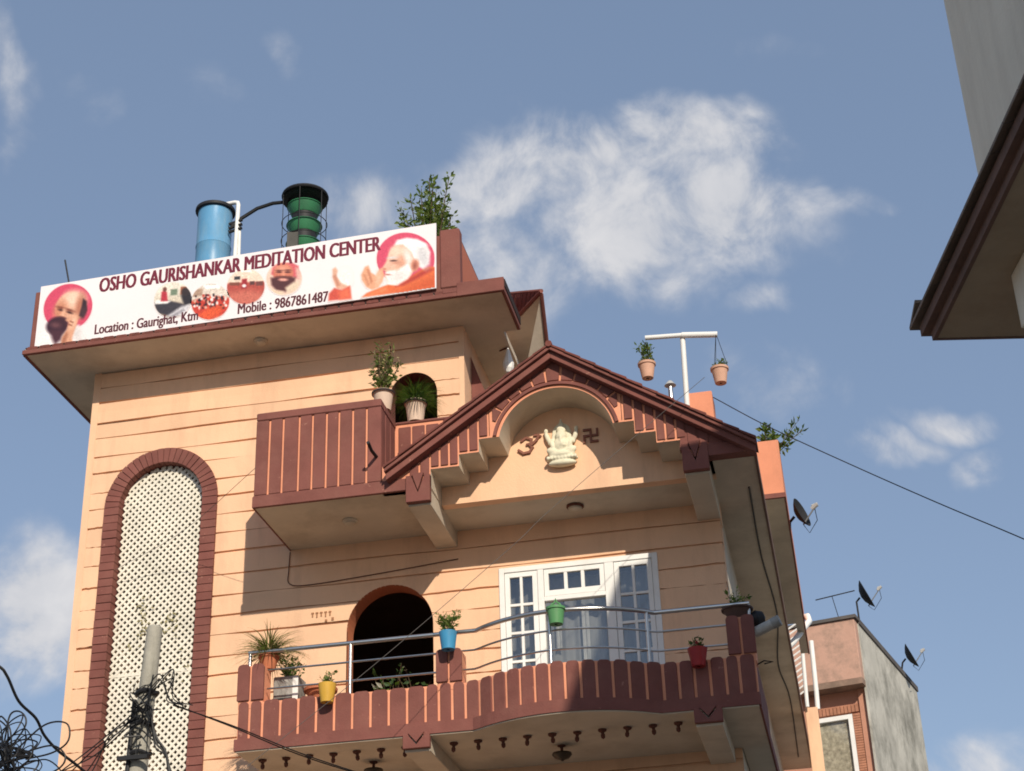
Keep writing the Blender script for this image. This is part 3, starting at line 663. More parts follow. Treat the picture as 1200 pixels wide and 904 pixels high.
# stainless railing
def railpts(z, x0, x1, n=60):
    return [(x0+(x1-x0)*k/n, 18.42-bulge(x0+(x1-x0)*k/n)*1.02, z) for k in range(n+1)]
rail = MB().tube(railpts(8.222, -6.87, -.80), .027, 12).obj('railing', STEEL, house, 0, True)
for z in (7.985, 7.752):
    for x0, x1 in ((-6.62,-4.50),(-4.22,-1.08)): MB().tube(railpts(z, x0, x1, 40), .013, 8).obj('rail', STEEL, rail, 0, True)
for x in (-6.85,-5.585,-3.08,-1.99,-.815):
    MB().tube([(x,18.42-bulge(x)*1.02,7.5 if x not in (-6.85,-.815) else 8.0),(x,18.42-bulge(x)*1.02,8.21)], .021, 10).obj('post', STEEL, rail, 0, True)

# ---- french window
fw = MB().box(-4.06,-3.99,WY-.02,WY+.08,7.1,9.6).box(-2.05,-1.975,WY-.02,WY+.08,7.1,9.6).box(-3.99,-2.05,WY-.02,WY+.08,9.53,9.6).box(-3.55,-3.47,WY-.018,WY+.08,7.1,9.53).box(-2.67,-2.55,WY-.018,WY+.08,7.1,9.53).box(-3.47,-2.67,WY-.016,WY+.08,9.09,9.15).obj('french_window', WHITE, house, .005)
def sash(x0, x1, z0, z1, nx, nz, st=.065, bar=.035):
    mb = MB().box(x0,x0+st,WY-.006,WY+.05,z0,z1).box(x1-st,x1,WY-.006,WY+.05,z0,z1).box(x0+st,x1-st,WY-.006,WY+.05,z1-st,z1).box(x0+st,x1-st,WY-.006,WY+.05,z0,z0+st*1.3)
    gx0, gx1, gz0, gz1 = x0+st, x1-st, z0+st*1.3, z1-st
    for k in range(1, nx): c = gx0+(gx1-gx0)*k/nx; mb.box(c-bar/2,c+bar/2,WY-.003,WY+.045,gz0,gz1)
    for k in range(1, nz): c = gz0+(gz1-gz0)*k/nz; mb.box(gx0,gx1,WY-.001,WY+.043,c-bar/2,c+bar/2)
    mb.obj('sash', WHITE, fw, .003)
    for i in range(nx):
        for j in range(nz):
            a0, a1 = gx0+(gx1-gx0)*i/nx, gx0+(gx1-gx0)*(i+1)/nx; b0, b1 = gz0+(gz1-gz0)*j/nz, gz0+(gz1-gz0)*(j+1)/nz
            MB().box(a0+.002,a1-.002,WY+.022,WY+.027,b0+.002,b1-.002).obj('pane', GLASS, fw)
sash(-3.985,-3.555,7.1,9.525,2,6); sash(-2.545,-2.055,7.1,9.525,2,6); sash(-3.465,-2.675,9.155,9.525,3,1,.06,.045)
MB().box(-3.46,-2.68,WY+.03,WY+.036,7.15,9.08).obj('pane', GLASS, fw)
def curtain(x0, x1, z0, z1, y, m_, amp=.03, per=.11):
    n = int((x1-x0)/.015); mb = MB(); o = [(x0+(x1-x0)*k/n, y+amp*math.sin(2*math.pi*(x0+(x1-x0)*k/n)/per)+.012*math.sin(k*.37)) for k in range(n+1)]
    mb.add([(x,y_,z0) for x,y_ in o]+[(x,y_,z1) for x,y_ in o], [(i,i+1,n+2+i,n+1+i) for i in range(n)])
    return mb.obj('curtain', m_, fw, 0, True)
curtain(-3.98,-2.06,7.1,9.5,WY+.28,CURTG,.02,.16)
curtain(-3.02,-2.93,7.9,9.05,WY+.16,CURTW,.02,.05); curtain(-3.38,-3.30,8.5,9.0,WY+.2,CURTW,.02,.05)
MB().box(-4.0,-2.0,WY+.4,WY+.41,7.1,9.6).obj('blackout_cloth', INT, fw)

# ================================================================== things on the house
# sign board
sg = thing('sign_board', 'long white printed sign board with maroon lettering and portraits on the roof parapet', 'sign', (-7.65, 19.2, 13.45))
SY = 19.215; SHR = .0115
def sz(x, z): return z + (x+10.63)*0
BAN = mat('banner_vinyl', (.80,.74,.745), .45, .03, .8, .12, 3)
def quad_panel(): return [(-10.63,13.435),(-4.665,13.53),(-4.655,14.60),(-10.635,14.47)]
MB().prism(quad_panel(), SY, SY+.03).obj('panel', BAN, sg)
INK = flat('maroon_ink', (.16,.02,.04)); INK2 = flat('dark_ink', (.10,.025,.035))
def text(body, x0, x1, zb0, zb1, cap, m_, bold=.0, fat=0):
    cu = bpy.data.curves.new('lettering', 'FONT'); cu.body = body; cu.offset = bold; cu.resolution_u = 3; cu.fill_mode = 'FRONT'
    to = bpy.data.objects.new('lettering_src', cu); COL.objects.link(to); dg = bpy.context.evaluated_depsgraph_get()
    me = bpy.data.meshes.new_from_object(to.evaluated_get(dg)); bpy.data.objects.remove(to)
    vs = [v.co.copy() for v in me.vertices]; a = min(v.x for v in vs); b = max(v.x for v in vs)
    capu = .69
    for v in me.vertices:
        t = (v.co.x-a)/(b-a); x = x0+(x1-x0)*t
        v.co = Vector((x, SY-.004, zb0+(zb1-zb0)*t + v.co.y/capu*cap))
    me.materials.clear(); me.materials.append(m_); me.name = 'lettering'
    if fat:
        bm = bmesh.new(); bm.from_mesh(me); g0 = list(bm.verts)+list(bm.edges)+list(bm.faces)
        for i_, dx in enumerate((-fat, fat, -fat*.5, fat*.5)):
            r_ = bmesh.ops.duplicate(bm, geom=g0); bmesh.ops.translate(bm, verts=[v for v in r_['geom'] if isinstance(v, bmesh.types.BMVert)], vec=(dx, -.0004*(i_+1), 0))
        bm.to_mesh(me); bm.free()
    return link('lettering', me, sg)
text('OSHO GAURISHANKAR MEDITATION CENTER', -9.70, -5.47, 14.23, 14.275, .235, INK, .0, .011)
text('Location : Gaurighat, Ktm', -9.71, -8.15, 13.53, 13.54, .16, INK2, .0, .006)
text('Mobile : 9867861487', -7.55, -6.225, 13.545, 13.555, .165, INK2, .0, .006)
import numpy as np
PRM = bpy.data.materials.new('photo_print'); PRM.use_nodes = True
_n = PRM.node_tree.nodes; _a = _n.new('ShaderNodeAttribute'); _a.attribute_name = 'ink'; PRM.node_tree.links.new(_a.outputs['Color'], _n['Principled BSDF'].inputs['Base Color']); _n['Principled BSDF'].inputs['Roughness'].default_value = .45
# flat print: layers of soft ellipses and outlines in a print layout space (u right, v down), one colour per vertex of a fine sheet
def T1(u, v): return -10.17+(u-220)/4.615*.0129, 14.05-((v-240)+.145*(u-220))/4.615*.0133
def T3(u, v): x, z = T1(u, v); return x, z+.075
def T2(u, v): return -5.10+(u-893)/4.615*.0128, 14.075-((v-238)+.155*(u-893))/4.615*.0132
def paint(name, T, box, circle, base, layers, step=4.0, clip=True, lift=1, grain=.03):
    u = np.arange(box[0], box[2]+step, step); v = np.arange(box[1], box[3]+step, step); U, V = np.meshgrid(u, v); col_ = np.zeros(U.shape+(3,))
    rs = np.random.RandomState(len(layers)*7+int(box[0]) % 97); col_[:] = np.array((.9,.87,.87)) if clip != 'base' else np.array(base)/255.
    def cover(sh):
        k = sh[0]
        if k == 'e':
            _, cx, cy, rx, ry, rot, soft = sh; c, s_ = math.cos(rot), math.sin(rot); x, y = U-cx, V-cy; a = (x*c+y*s_)/rx; b = (-x*s_+y*c)/ry
            d = (np.sqrt(a*a+b*b)-1)*min(rx, ry)
        else:
            _, P, soft = sh; d = np.full(U.shape, 1e9); ins = np.zeros(U.shape, bool); n = len(P)
            for i in range(n):
                (x0, y0), (x1, y1) = P[i], P[(i+1) % n]; ex, ey = x1-x0, y1-y0; t = np.clip(((U-x0)*ex+(V-y0)*ey)/(ex*ex+ey*ey+1e-9), 0, 1)
                d = np.minimum(d, np.hypot(U-x0-t*ex, V-y0-t*ey)); cr = ((y0 > V) != (y1 > V)) & (U < ex*(V-y0)/(ey+1e-12)+x0); ins ^= cr
            d = np.where(ins, -d, d)
        return np.clip(.5-d/(2*max(soft, .5)), 0, 1)
    cov = cover(('e', *circle, circle[2], 0, 2)) if circle else np.zeros(U.shape)
    if circle: col_ = col_*(1-cov[..., None]) + np.array(base)/255.*cov[..., None]
    for sh, c_ in layers:
        inside_ = sh[-1] if isinstance(sh[-1], str) else None; q = sh[:-1] if inside_ else sh
        a = cover(q); a = a*cov if inside_ == 'in' else a
        cov = np.maximum(cov, a); col_ = col_*(1-a[..., None]) + np.array(c_)/255.*a[..., None]
    g_ = rs.normal(0, grain, U.shape); g_ = (g_+np.roll(g_,1,0)+np.roll(g_,1,1))/2; col_ = np.clip(col_*(1+g_[..., None]*(cov[..., None] > .5)), 0, 1); lin = col_**2.2
    ny, nx = U.shape; vs = []
    for i in range(ny):
        for j in range(nx):
            x, z = T(U[i, j], V[i, j]); vs.append((x, SY-.003-.001*lift, z))
    fs = []
    for i in range(ny-1):
        for j in range(nx-1):
            if cov[i:i+2, j:j+2].max() > .02 and min(vs[i*nx+j][2], vs[(i+1)*nx+j+1][2]) > 13.442+.0159*(vs[i*nx+j][0]+10.63) and vs[i*nx+j+1][0] < -4.672 and vs[i*nx+j][0] > -10.62: fs.append((i*nx+j, (i+1)*nx+j, (i+1)*nx+j+1, i*nx+j+1))
    me = bpy.data.meshes.new(name); me.from_pydata(vs, [], fs); me.materials.append(PRM)
    at_ = me.color_attributes.new('ink', 'FLOAT_COLOR', 'POINT'); buf = np.ones((ny*nx, 4)); buf[:, :3] = lin.reshape(-1, 3); at_.data.foreach_set('color', buf.ravel())
    return link(name, me, sg)
E_ = lambda cx, cy, rx, ry, rot=0, soft=6, *k: ('e', cx, cy, rx, ry, rot, soft, *k)
P_G = lambda pts, soft=6, *k: ('p', pts, soft, *k)
# left: balding bearded man, cheek on hand, white robe
paint('portrait', T1, (55,95,375,488), (220,240,137), (203,72,98), [
  (P_G([(62,470),(80,380),(120,345),(180,360),(290,345),(330,400),(318,468)],8), (236,230,228)), (P_G([(240,350),(300,350),(322,440),(290,466)],16), (214,206,204)),
  (E_(236,240,86,92,.25,6), (214,160,132)), (E_(255,190,62,48,.2,22), (236,196,172)), (E_(176,258,34,52,.2,18), (196,128,100)), (E_(290,235,26,70,.05,14), (176,112,88)),
  (P_G([(300,190),(322,205),(330,260),(312,300),(288,290),(296,250)],6), (52,34,40)), (E_(310,270,16,34,.1,8), (70,46,50)),
  (E_(182,244,26,7,.25,5), (120,66,52)), (E_(232,258,28,7,.3,5), (120,66,52)), (E_(184,258,18,6,.25,4), (66,36,32)), (E_(232,272,18,6,.3,4), (66,36,32)),
  (P_G([(196,250),(208,252),(204,300),(180,298)],10), (226,172,142)), (E_(190,302,18,8,.1,6), (150,86,70)),
  (E_(172,350,62,52,-.1,9), (52,26,38)), (E_(190,330,44,28,.2,12), (64,34,42)), (P_G([(130,370),(215,370),(200,430),(170,458),(150,425)],12), (72,40,48)), (E_(160,345,28,16,.2,10), (96,60,64)),
  (P_G([(232,330),(214,316),(228,300),(250,312),(262,290),(278,286),(284,330),(272,372),(262,420),(272,458),(200,466),(206,410),(226,372)],6), (210,152,122)), (E_(258,330,14,34,.3,10), (230,182,154)), (P_G([(206,420),(228,380),(236,400),(224,462),(204,464)],8), (168,108,82)),
  (P_G([(240,318),(262,326),(258,334),(238,326)],4), (150,94,72)), (P_G([(236,336),(256,344),(252,352),(232,344)],4), (150,94,72))], 4.0)
# three round views of rooms
paint('photo_roundel', T3, (692,115,908,335), (800,225,102), (206,192,172), [
  (P_G([(690,110),(910,110),(910,190),(690,210)],20,'in'), (224,214,198)), (P_G([(690,260),(800,240),(910,260),(910,340),(690,340)],12,'in'), (150,128,112)), (P_G([(698,240),(770,228),(850,246),(880,262),(790,318),(720,300)],6,'in'), (58,54,60)),
  (P_G([(705,225),(790,232),(770,246),(700,250)],5,'in'), (236,232,228)), (P_G([(735,180),(750,165),(765,182),(772,232),(735,234)],5,'in'), (176,52,62)), (E_(752,164,11,13,0,4,'in'), (110,66,56)), (P_G([(785,165),(822,160),(822,196),(785,200)],4,'in'), (110,124,104)), (P_G([(838,150),(872,146),(872,192),(838,194)],4,'in'), (150,86,60)),
  (P_G([(842,200),(866,170),(905,176),(908,245),(866,262)],8,'in'), (44,40,44)), (E_(866,178,22,24,0,6,'in'), (54,44,44)), (P_G([(770,322),(850,262),(906,248),(900,290),(850,318)],8,'in'), (204,200,204)), (P_G([(790,318),(860,276),(870,286),(820,322)],6,'in'), (150,146,152))], 4.0, grain=.06)
rs_ = random.Random(5)
crowd = [(E_(1005+rs_.uniform(-90,90), 228+rs_.uniform(-34,44), rs_.uniform(4,8), rs_.uniform(5,10), 0, 3, 'in'), rs_.choice([(150,40,36),(60,34,34),(214,170,150),(232,224,220),(190,60,44),(40,30,34),(200,90,60)])) for _ in range(95)]
paint('photo_roundel', T3, (897,125,1112,345), (1005,235,103), (214,200,186), [(P_G([(960,140),(1060,138),(1050,160),(970,162)],4,'in'), (246,244,240)), (P_G([(900,165),(960,160),(960,200),(898,210)],6,'in'), (170,140,120)), (P_G([(895,235),(1000,200),(1115,215),(1110,300),(1000,345),(920,320)],8,'in'), (190,62,46))] + crowd + [(P_G([(935,318),(1000,270),(1075,262),(1060,310),(1000,340)],10,'in'), (214,84,48))], 3.5, grain=.07)
paint('photo_roundel', T2, (-60,300,152,505), (45,402,102), (232,206,186), [(P_G([(-65,385),(45,378),(155,372),(155,510),(-65,510)],6,'in'), (170,74,64)), (P_G([(-65,440),(60,420),(155,440),(155,510),(-65,510)],20,'in'), (192,104,88)), (P_G([(-20,345),(12,342),(12,362),(-20,364)],3,'in'), (54,54,58)), (P_G([(22,360),(50,356),(52,412),(22,416)],4,'in'), (150,44,48)), (E_(36,398,11,9,0,3,'in'), (236,230,228)), (P_G([(66,372),(92,370),(92,392),(66,394)],3,'in'), (90,56,54)), (P_G([(98,374),(138,370),(138,396),(98,398)],3,'in'), (112,64,60)), (P_G([(-45,380),(10,378),(10,396),(-45,398)],3,'in'), (122,72,58)), (P_G([(15,308),(70,306),(74,316),(15,318)],4,'in'), (248,246,240))], 4.0, grain=.05)
# smiling bearded man in a headscarf
paint('portrait', T2, (150,255,352,455), (250,355,96), (228,194,176), [(P_G([(180,330),(186,290),(215,268),(290,262),(326,282),(328,356),(300,345),(215,352)],6), (204,92,98)), (P_G([(310,290),(340,300),(338,360),(318,356)],8,'in'), (216,170,160)), (E_(245,325,54,58,0,6), (196,112,90)), (E_(240,300,36,22,0,14), (222,150,126)), (E_(222,318,15,5,0,3), (80,40,36)), (E_(268,318,15,5,0,3), (80,40,36)), (E_(222,308,18,4,0,3), (96,52,46)), (E_(268,306,18,4,0,3), (96,52,46)), (E_(246,334,9,14,0,5), (216,140,114)),
  (P_G([(178,352),(215,345),(240,356),(280,344),(312,350),(302,400),(262,432),(212,424),(184,394)],8), (82,44,46)), (E_(246,362,24,8,0,4), (226,160,146)), (E_(246,346,34,6,0,4), (92,52,50)), (P_G([(258,408),(300,376),(330,380),(318,420),(270,440)],8,'in'), (218,196,172)), (P_G([(190,420),(250,430),(240,452),(200,440)],8,'in'), (224,198,170))], 3.5)
# white haired man in profile, orange shawl, joined hands
paint('portrait', T2, (640,70,1066,470), (893,238,152), (206,74,100), [
  (P_G([(1050,286),(1060,404),(664,460),(690,436),(760,404),(800,388),(850,392),(920,340),(980,298),(1020,284)],5), (218,104,58)), (P_G([(1052,330),(1058,404),(860,432),(930,390)],22), (198,84,44)), (P_G([(1010,290),(1040,300),(960,350),(880,392),(840,398),(920,345)],9), (172,58,46)), (P_G([(700,440),(790,400),(800,424),(690,452)],10), (234,128,84)),
  (P_G([(832,160),(850,130),(900,116),(955,124),(1000,150),(1022,200),(1014,268),(985,296),(950,280),(920,210),(870,180)],7), (238,234,232)), (E_(985,225,26,60,-.2,16), (204,200,202)), (E_(930,150,60,14,.15,10), (250,248,246)),
  (P_G([(838,160),(880,156),(925,200),(950,285),(920,335),(850,385),(800,372),(784,340),(790,314),(768,298),(790,258),(802,212),(818,176)],5), (228,180,156)), (E_(850,200,36,34,.2,18), (240,202,180)), (E_(880,260,36,40,0,18), (214,156,130)), (E_(905,230,18,46,-.2,12), (236,224,216)),
  (P_G([(786,332),(800,312),(850,306),(905,262),(930,300),(905,352),(852,388),(806,382)],8), (240,236,232)), (E_(860,340,44,26,-.4,14), (222,214,210)), (P_G([(785,318),(830,306),(848,316),(800,326)],4), (234,228,224)), (E_(800,330,15,4,0,3), (176,96,86)),
  (E_(942,276,22,36,.15,6), (204,136,112)), (E_(942,278,10,20,.15,6), (158,88,72)), (E_(824,232,26,6,-.1,4), (214,206,202)), (E_(830,250,17,5,-.05,3), (70,44,42)), (E_(842,262,18,6,0,6), (196,134,112)), (E_(782,298,9,6,0,4), (190,122,100)),
  (P_G([(664,362),(660,332),(680,286),(698,278),(712,318),(738,336),(754,304),(770,290),(782,332),(772,372),(750,404),(718,418),(688,402)],5), (220,158,124)), (P_G([(690,300),(700,300),(722,372),(712,380)],6), (186,118,88)), (P_G([(672,330),(680,330),(704,388),(696,394)],6), (192,126,96)), (E_(752,350,14,40,.15,10), (232,180,150))], 4.0)
paint('raised_hand', T2, (485,275,625,492), None, (240,230,228), [(E_(578,348,30,46,0,18), (250,238,226)), (P_G([(508,300),(524,288),(536,308),(530,340),(556,380),(594,398),(562,418),(530,408),(510,352)],5), (218,168,142)), (P_G([(512,340),(524,330),(548,390),(536,404)],8), (188,126,104)), (P_G([(492,440),(520,408),(560,420),(602,394),(610,468),(490,482)],6), (198,78,62)), (P_G([(540,430),(600,405),(606,466),(550,474)],12), (222,104,74))], 4.0)

# relief statue and wall emblems in the niche
def relief():
    bm = bmesh.new()
    def el(c, s, rot=(0,0,0), seg=14):
        m_ = Matrix.Translation(c) @ Matrix.Rotation(rot[1],4,'Y') @ Matrix.Rotation(rot[0],4,'X') @ Matrix.Diagonal((*s,1))
        bmesh.ops.create_icosphere(bm, subdivisions=3, radius=1, matrix=m_)
    y = NY-.03
    el((-3.0,y-.06,10.60),(.21,.10,.05)); el((-3.0,y-.06,10.66),(.24,.10,.045)); el((-3.0,y-.08,10.72),(.20,.11,.06))     # plinth, lotus, folded legs
    el((-3.12,y-.10,10.76),(.11,.07,.06),(0,.4,0)); el((-2.88,y-.10,10.76),(.11,.07,.06),(0,-.4,0))
    el((-3.0,y-.08,10.86),(.125,.10,.12)); el((-3.0,y-.09,10.99),(.085,.08,.085))                                            # belly, head
    el((-3.09,y-.06,10.99),(.055,.02,.06)); el((-2.91,y-.06,10.99),(.055,.02,.06))                                          # ears
    el((-3.0,y-.16,10.93),(.026,.03,.07)); el((-2.985,y-.17,10.86),(.024,.028,.045),(0,.5,0)); el((-2.955,y-.165,10.83),(.03,.022,.02))   # trunk
    el((-3.0,y-.05,11.10),(.07,.055,.07)); el((-3.0,y-.05,11.17),(.045,.04,.055)); el((-3.0,y-.05,11.23),(.02,.02,.04))      # crown
    for s in (-1, 1):
        el((-3.0+s*.14,y-.05,10.93),(.07,.045,.045),(0,s*.5,0)); el((-3.0+s*.205,y-.05,11.0),(.035,.035,.09),(0,s*.35,0)); el((-3.0+s*.225,y-.05,11.10),(.032,.03,.04))
        el((-3.0+s*.13,y-.12,10.85),(.035,.04,.07),(0,s*.3,0))
    for k in range(9): el((-3.2+.05*k,y-.14,10.665),(.026,.03,.03))
    el((-3.0,y+.0,11.03),(.15,.03,.20))
    me = bpy.data.meshes.new('relief_statue'); bm.to_mesh(me); bm.free(); me.materials.append(STONE)
    o = link('relief_statue', me); md = o.modifiers.new('remesh','REMESH'); md.mode = 'VOXEL'; md.voxel_size = .011
    dg = bpy.context.evaluated_depsgraph_get(); me2 = bpy.data.meshes.new_from_object(o.evaluated_get(dg)); bpy.data.objects.remove(o)
    me2.materials.clear(); me2.materials.append(STONE); me2.polygons.foreach_set('use_smooth', [True]*len(me2.polygons))
    for v in me2.vertices: v.co.x = GC-.015+(v.co.x+3.0)*.88; v.co.y = NY+(v.co.y-NY)*.72; v.co.z = 10.52+(v.co.z-10.56)*.95
    return link('relief_statue', me2)
tag(relief(), 'cream white seated deity relief in the arched gable niche', 'statue')
def flatbar(mb, pts, w, y0, y1):
    for i in range(len(pts)-1):
        a, b = Vector((pts[i][0],0,pts[i][1])), Vector((pts[i+1][0],0,pts[i+1][1])); d = (b-a).normalized()*w*.45; n_ = Vector((-d.z,0,d.x)).normalized()*w/2
        a2, b2 = a-d, b+d
        mb.prism([(a2.x-n_.x,a2.z-n_.z),(b2.x-n_.x,b2.z-n_.z),(b2.x+n_.x,b2.z+n_.z),(a2.x+n_.x,a2.z+n_.z)], y0-.0007*i, y1)
mb = MB(); sx, szz, q = -2.615, 10.925, .085
for pts in ([(sx+q,szz+q),(sx+q,szz),(sx-q,szz),(sx-q,szz-q)], [(sx-q,szz+q),(sx,szz+q),(sx,szz-q),(sx+q,szz-q)]): flatbar(mb, pts, .028, NY-.022-.004*(pts[0][0] < sx), NY+.01)
EMB = mat('faded_red_emblem', (.24,.10,.07), .9, .15, 8, .1)
tag(mb.obj('wall_emblem', EMB), 'brown hooked-cross auspicious emblem right of the niche statue', 'emblem')
mb = MB(); ox, oz = -3.42, 10.90
flatbar(mb, [(ox-.10,oz+.06),(ox-.04,oz+.10),(ox+.03,oz+.07),(ox+.02,oz+.01),(ox-.03,oz-.0)], .03, NY-.024, NY+.01)
flatbar(mb, [(ox+.0,oz+.0),(ox+.04,oz-.05),(ox+.0,oz-.11),(ox-.08,oz-.12),(ox-.14,oz-.07)], .03, NY-.030, NY+.01)
flatbar(mb, [(ox+.03,oz-.01),(ox+.09,oz+.04),(ox+.13,oz+.10)], .03, NY-.035, NY+.01); flatbar(mb, [(ox+.07,oz+.12),(ox+.12,oz+.12),(ox+.15,oz+.10)], .025, NY-.026, NY+.01)
tag(mb.obj('wall_emblem', EMB), 'brown syllable emblem left of the niche statue', 'emblem')
# house number fragments
mb = MB()
for k in range(5): mb.box(-6.60+k*.06, -6.585+k*.06, WY-.012, WY+.004, 9.20-.012*(k%2), 9.25); mb.box(-6.61+k*.06,-6.575+k*.06,WY-.013,WY+.003,9.245,9.262)
mb.box(-6.42,-6.39,WY-.012,WY+.004,9.12,9.15).box(-6.33,-6.30,WY-.012,WY+.004,9.13,9.17)
tag(mb.obj('number_plate_remains', mat('faded_brown_letter', (.34,.17,.09), .9, .1)), 'small worn letters fixed left of the arched doorway', 'lettering')

# ceiling lights
LAMPG = mat('frosted_glass', (.55,.47,.36), .35, .05, 5, 0)
def dome(x, y, z, lab, r_=.085):
    t = thing('ceiling_light', lab, 'light', (x,y,z), 'round ceiling lights under the soffits')
    MB().lathe([(r_*1.12,0),(r_*1.15,-.02),(r_*1.0,-.035)], (x,y,z-.001), 20).obj('base', BROWN if lab.startswith('brown') else BEIGE, t, 0, True)
    MB().lathe([(r_*.95,-.03),(r_*.85,-.055),(r_*.5,-.07),(.01,-.075)], (x,y,z), 20).obj('shade', LAMPG, t, 0, True)
dome(-7.36,19.66,13.332,'round cream light under the roof eave below the sign'); dome(-5.86,19.23,10.19,'round cream light under the red corner balcony', .09); dome(-2.945,19.59,10.2,'brown rimmed round light under the gabled porch soffit', .10)
for x, lab in ((-5.51,'dark hanging dome lamp under balcony, left of bracket'),(-3.20,'dark hanging dome lamp under the curved balcony section')):
    y = 19.19; t = thing('pendant_lamp', lab, 'lamp', (x,y,6.97), 'pendant lamps under the lower balcony')
    MB().lathe([(.05,0),(.05,-.015),(.018,-.03),(.018,-.09)], (x,y,6.972), 14).obj('stem', BROWN, t, 0, True)
    MB().lathe([(.02,-.08),(.115,-.095),(.12,-.115),(.085,-.155),(.03,-.175),(.012,-.19)], (x,y,6.97), 20).obj('shade', mat('amber_smoked', (.05,.035,.022), .35, .1), t, 0, True)
ORD = ['leftmost','second','third','fourth','fifth','sixth','seventh','eighth','ninth','tenth','eleventh','twelfth','thirteenth','fourteenth','fifteenth','sixteenth','seventeenth','eighteenth']
ORD[0] = 'first'
hx = [-6.74+.2935*k for k in range(18)]; k_ = 0
hb = MB().lathe([(.052,0),(.048,-.02),(.02,-.035),(.018,-.06),(.026,-.065),(.024,-.10),(.008,-.115)], (0,0,0), 12).mesh('lamp_holder', BROWN, 0, True)
for x in hx:
    if -4.92 < x < -4.56 or x < -6.9 or x > -1.6: continue
    o = link('lamp_holder', hb); o.location = (x, 18.68+random.uniform(-.015,.015), 6.969)
    o.rotation_euler = (random.uniform(-.12,.12), random.uniform(-.12,.12), 0)
    k_ += 1
    tag(o, 'small brown lamp holder under the lower balcony, %s from the left in its row' % ORD[k_-1], 'lamp holder', 'lamp holders in a row under the lower balcony')

# ------------------------------------------------------------------ plants
def leaf(mb, p, d, s, w=.45, mi=0, fold=.25):
    d = d.normalized(); side = d.cross(Vector((random.uniform(-1,1),random.uniform(-1,1),random.uniform(.1,1)))).normalized(); up_ = d.cross(side)
    a, b = p, p+d*s; m1 = p+d*s*.45+side*s*w*.5+up_*s*fold*.3; m2 = p+d*s*.45-side*s*w*.5+up_*s*fold*.3
    mb.add([a, m1, b, m2], [(0,1,2),(0,2,3)], mi)
def shrub(t, base, n_st, h, spread, leaf_s, per, mats, lean=Vector((0,0,0)), name='foliage', droop=0, up=.55):
    st = MB(); lf = MB(); base = Vector(base)
    for k in range(n_st):
        a = random.uniform(0, 2*math.pi); hh = h*random.uniform(.55,1.0); sp = spread*random.uniform(.2,1)
        tip = base + Vector((math.cos(a)*sp, math.sin(a)*sp, hh)) + lean*random.uniform(.6,1.1)
        mid = base*.5+tip*.5 + Vector((random.uniform(-1,1),random.uniform(-1,1),0))*spread*.15 + Vector((0,0,hh*.08))
        pts = [base*(1-u)**2+mid*2*u*(1-u)+tip*u*u - Vector((0,0,droop*u*u)) for u in [i/7 for i in range(8)]]
        st.tube(pts, [.009*(1-.8*i/7)*max(h,.3)+.0015 for i in range(8)], 5)
        for j in range(per):
            u = random.uniform(.12,1.02); i = min(int(u*7),6); p = pts[i].lerp(pts[i+1], min(u*7-i,1))
            d = Vector((random.gauss(0,1),random.gauss(0,1),random.gauss(up,.6)))
            tw = p + d.normalized()*random.uniform(0,.10)*h**.5*(1.1-u*.5)
            leaf(lf, tw, d, leaf_s*random.choice((.5,.7,.9,1.1,1.35))*random.uniform(.8,1.2), random.uniform(.35,.6), random.choice((0,0,0,1,1,2)) if len(mats) > 2 else 0)
    st.obj('stem', STEM, t); o_ = lf.obj(name, mats, t); o_['kind'] = 'stuff'; return o_
def blades(t, base, n, L_, w, mats, name='foliage', up=(.35,1.3), zsq=1):
    mb = MB(); base = Vector(base)
    for k in range(n):
        a = random.uniform(0,2*math.pi); el_ = random.uniform(*up); l = L_*random.uniform(.6,1.1); h = Vector((math.cos(a),math.sin(a),0)); sd_ = Vector((-math.sin(a),math.cos(a),0))
        p = base + h*random.uniform(0,.04)+sd_*random.uniform(-.03,.03); pts = []; e = el_
        for i in range(6): pts.append((p.copy(), w*(1-(i/5)**2*.9))); p = p + (h*math.cos(e)+Vector((0,0,1))*math.sin(e))*l/5; e -= random.uniform(.16,.42)
        o = len(mb.v); vs = []; 
        for q_, ww in pts: vs += [q_-sd_*ww/2, q_+sd_*ww/2]
        mb.add(vs, [(2*i,2*i+1,2*i+3,2*i+2) for i in range(5)], random.choice((0,0,1)))
    o_ = mb.obj(name, mats, t); o_['kind'] = 'stuff'; return o_
def pot(t, c, r1, r0, h, m_, rim=True, n=24, ribs=0):
    x, y, z = c
    pr = [(.02,.0),(r0,0),(r1*.96,h*.86)] + ([(r1*1.08,h*.86),(r1*1.10,h)] if rim else [(r1,h)]) + [(r1*.9,h),(r1*.86,h*.9),(.01,h*.88)]
    o = MB().lathe(pr, (x,y,z), n, cap=False).obj('pot', m_, t, 0, True)
    MB().lathe([(.005,h*.885),(r1*.87,h*.885)], (x,y,z), n, cap=True).obj('soil', SOIL, t)
    return o
G3 = [LEAF, LEAFY, LEAFD]
def potted(name, lab, c, r1, r0, h, m_, kind, group=None, **k):
    t = thing(name, lab, 'plant', c, group); pot(t, c, r1, r0, h, m_, k.get('rim', True)); x, y, z = c; b = (x,y,z+h*.88)
    if kind == 'shrub': shrub(t, b, k.get('n',9), k.get('ph',.4), k.get('sp',.15), k.get('ls',.04), k.get('per',26), k.get('mats',G3), k.get('lean',Vector((0,0,0))), droop=k.get('droop',0))
    if kind == 'grass': blades(t, b, k.get('n',90), k.get('ph',.4), k.get('w',.012), k.get('mats',[LEAFD,LEAF]), up=k.get('up',(.4,1.4)))
    return t
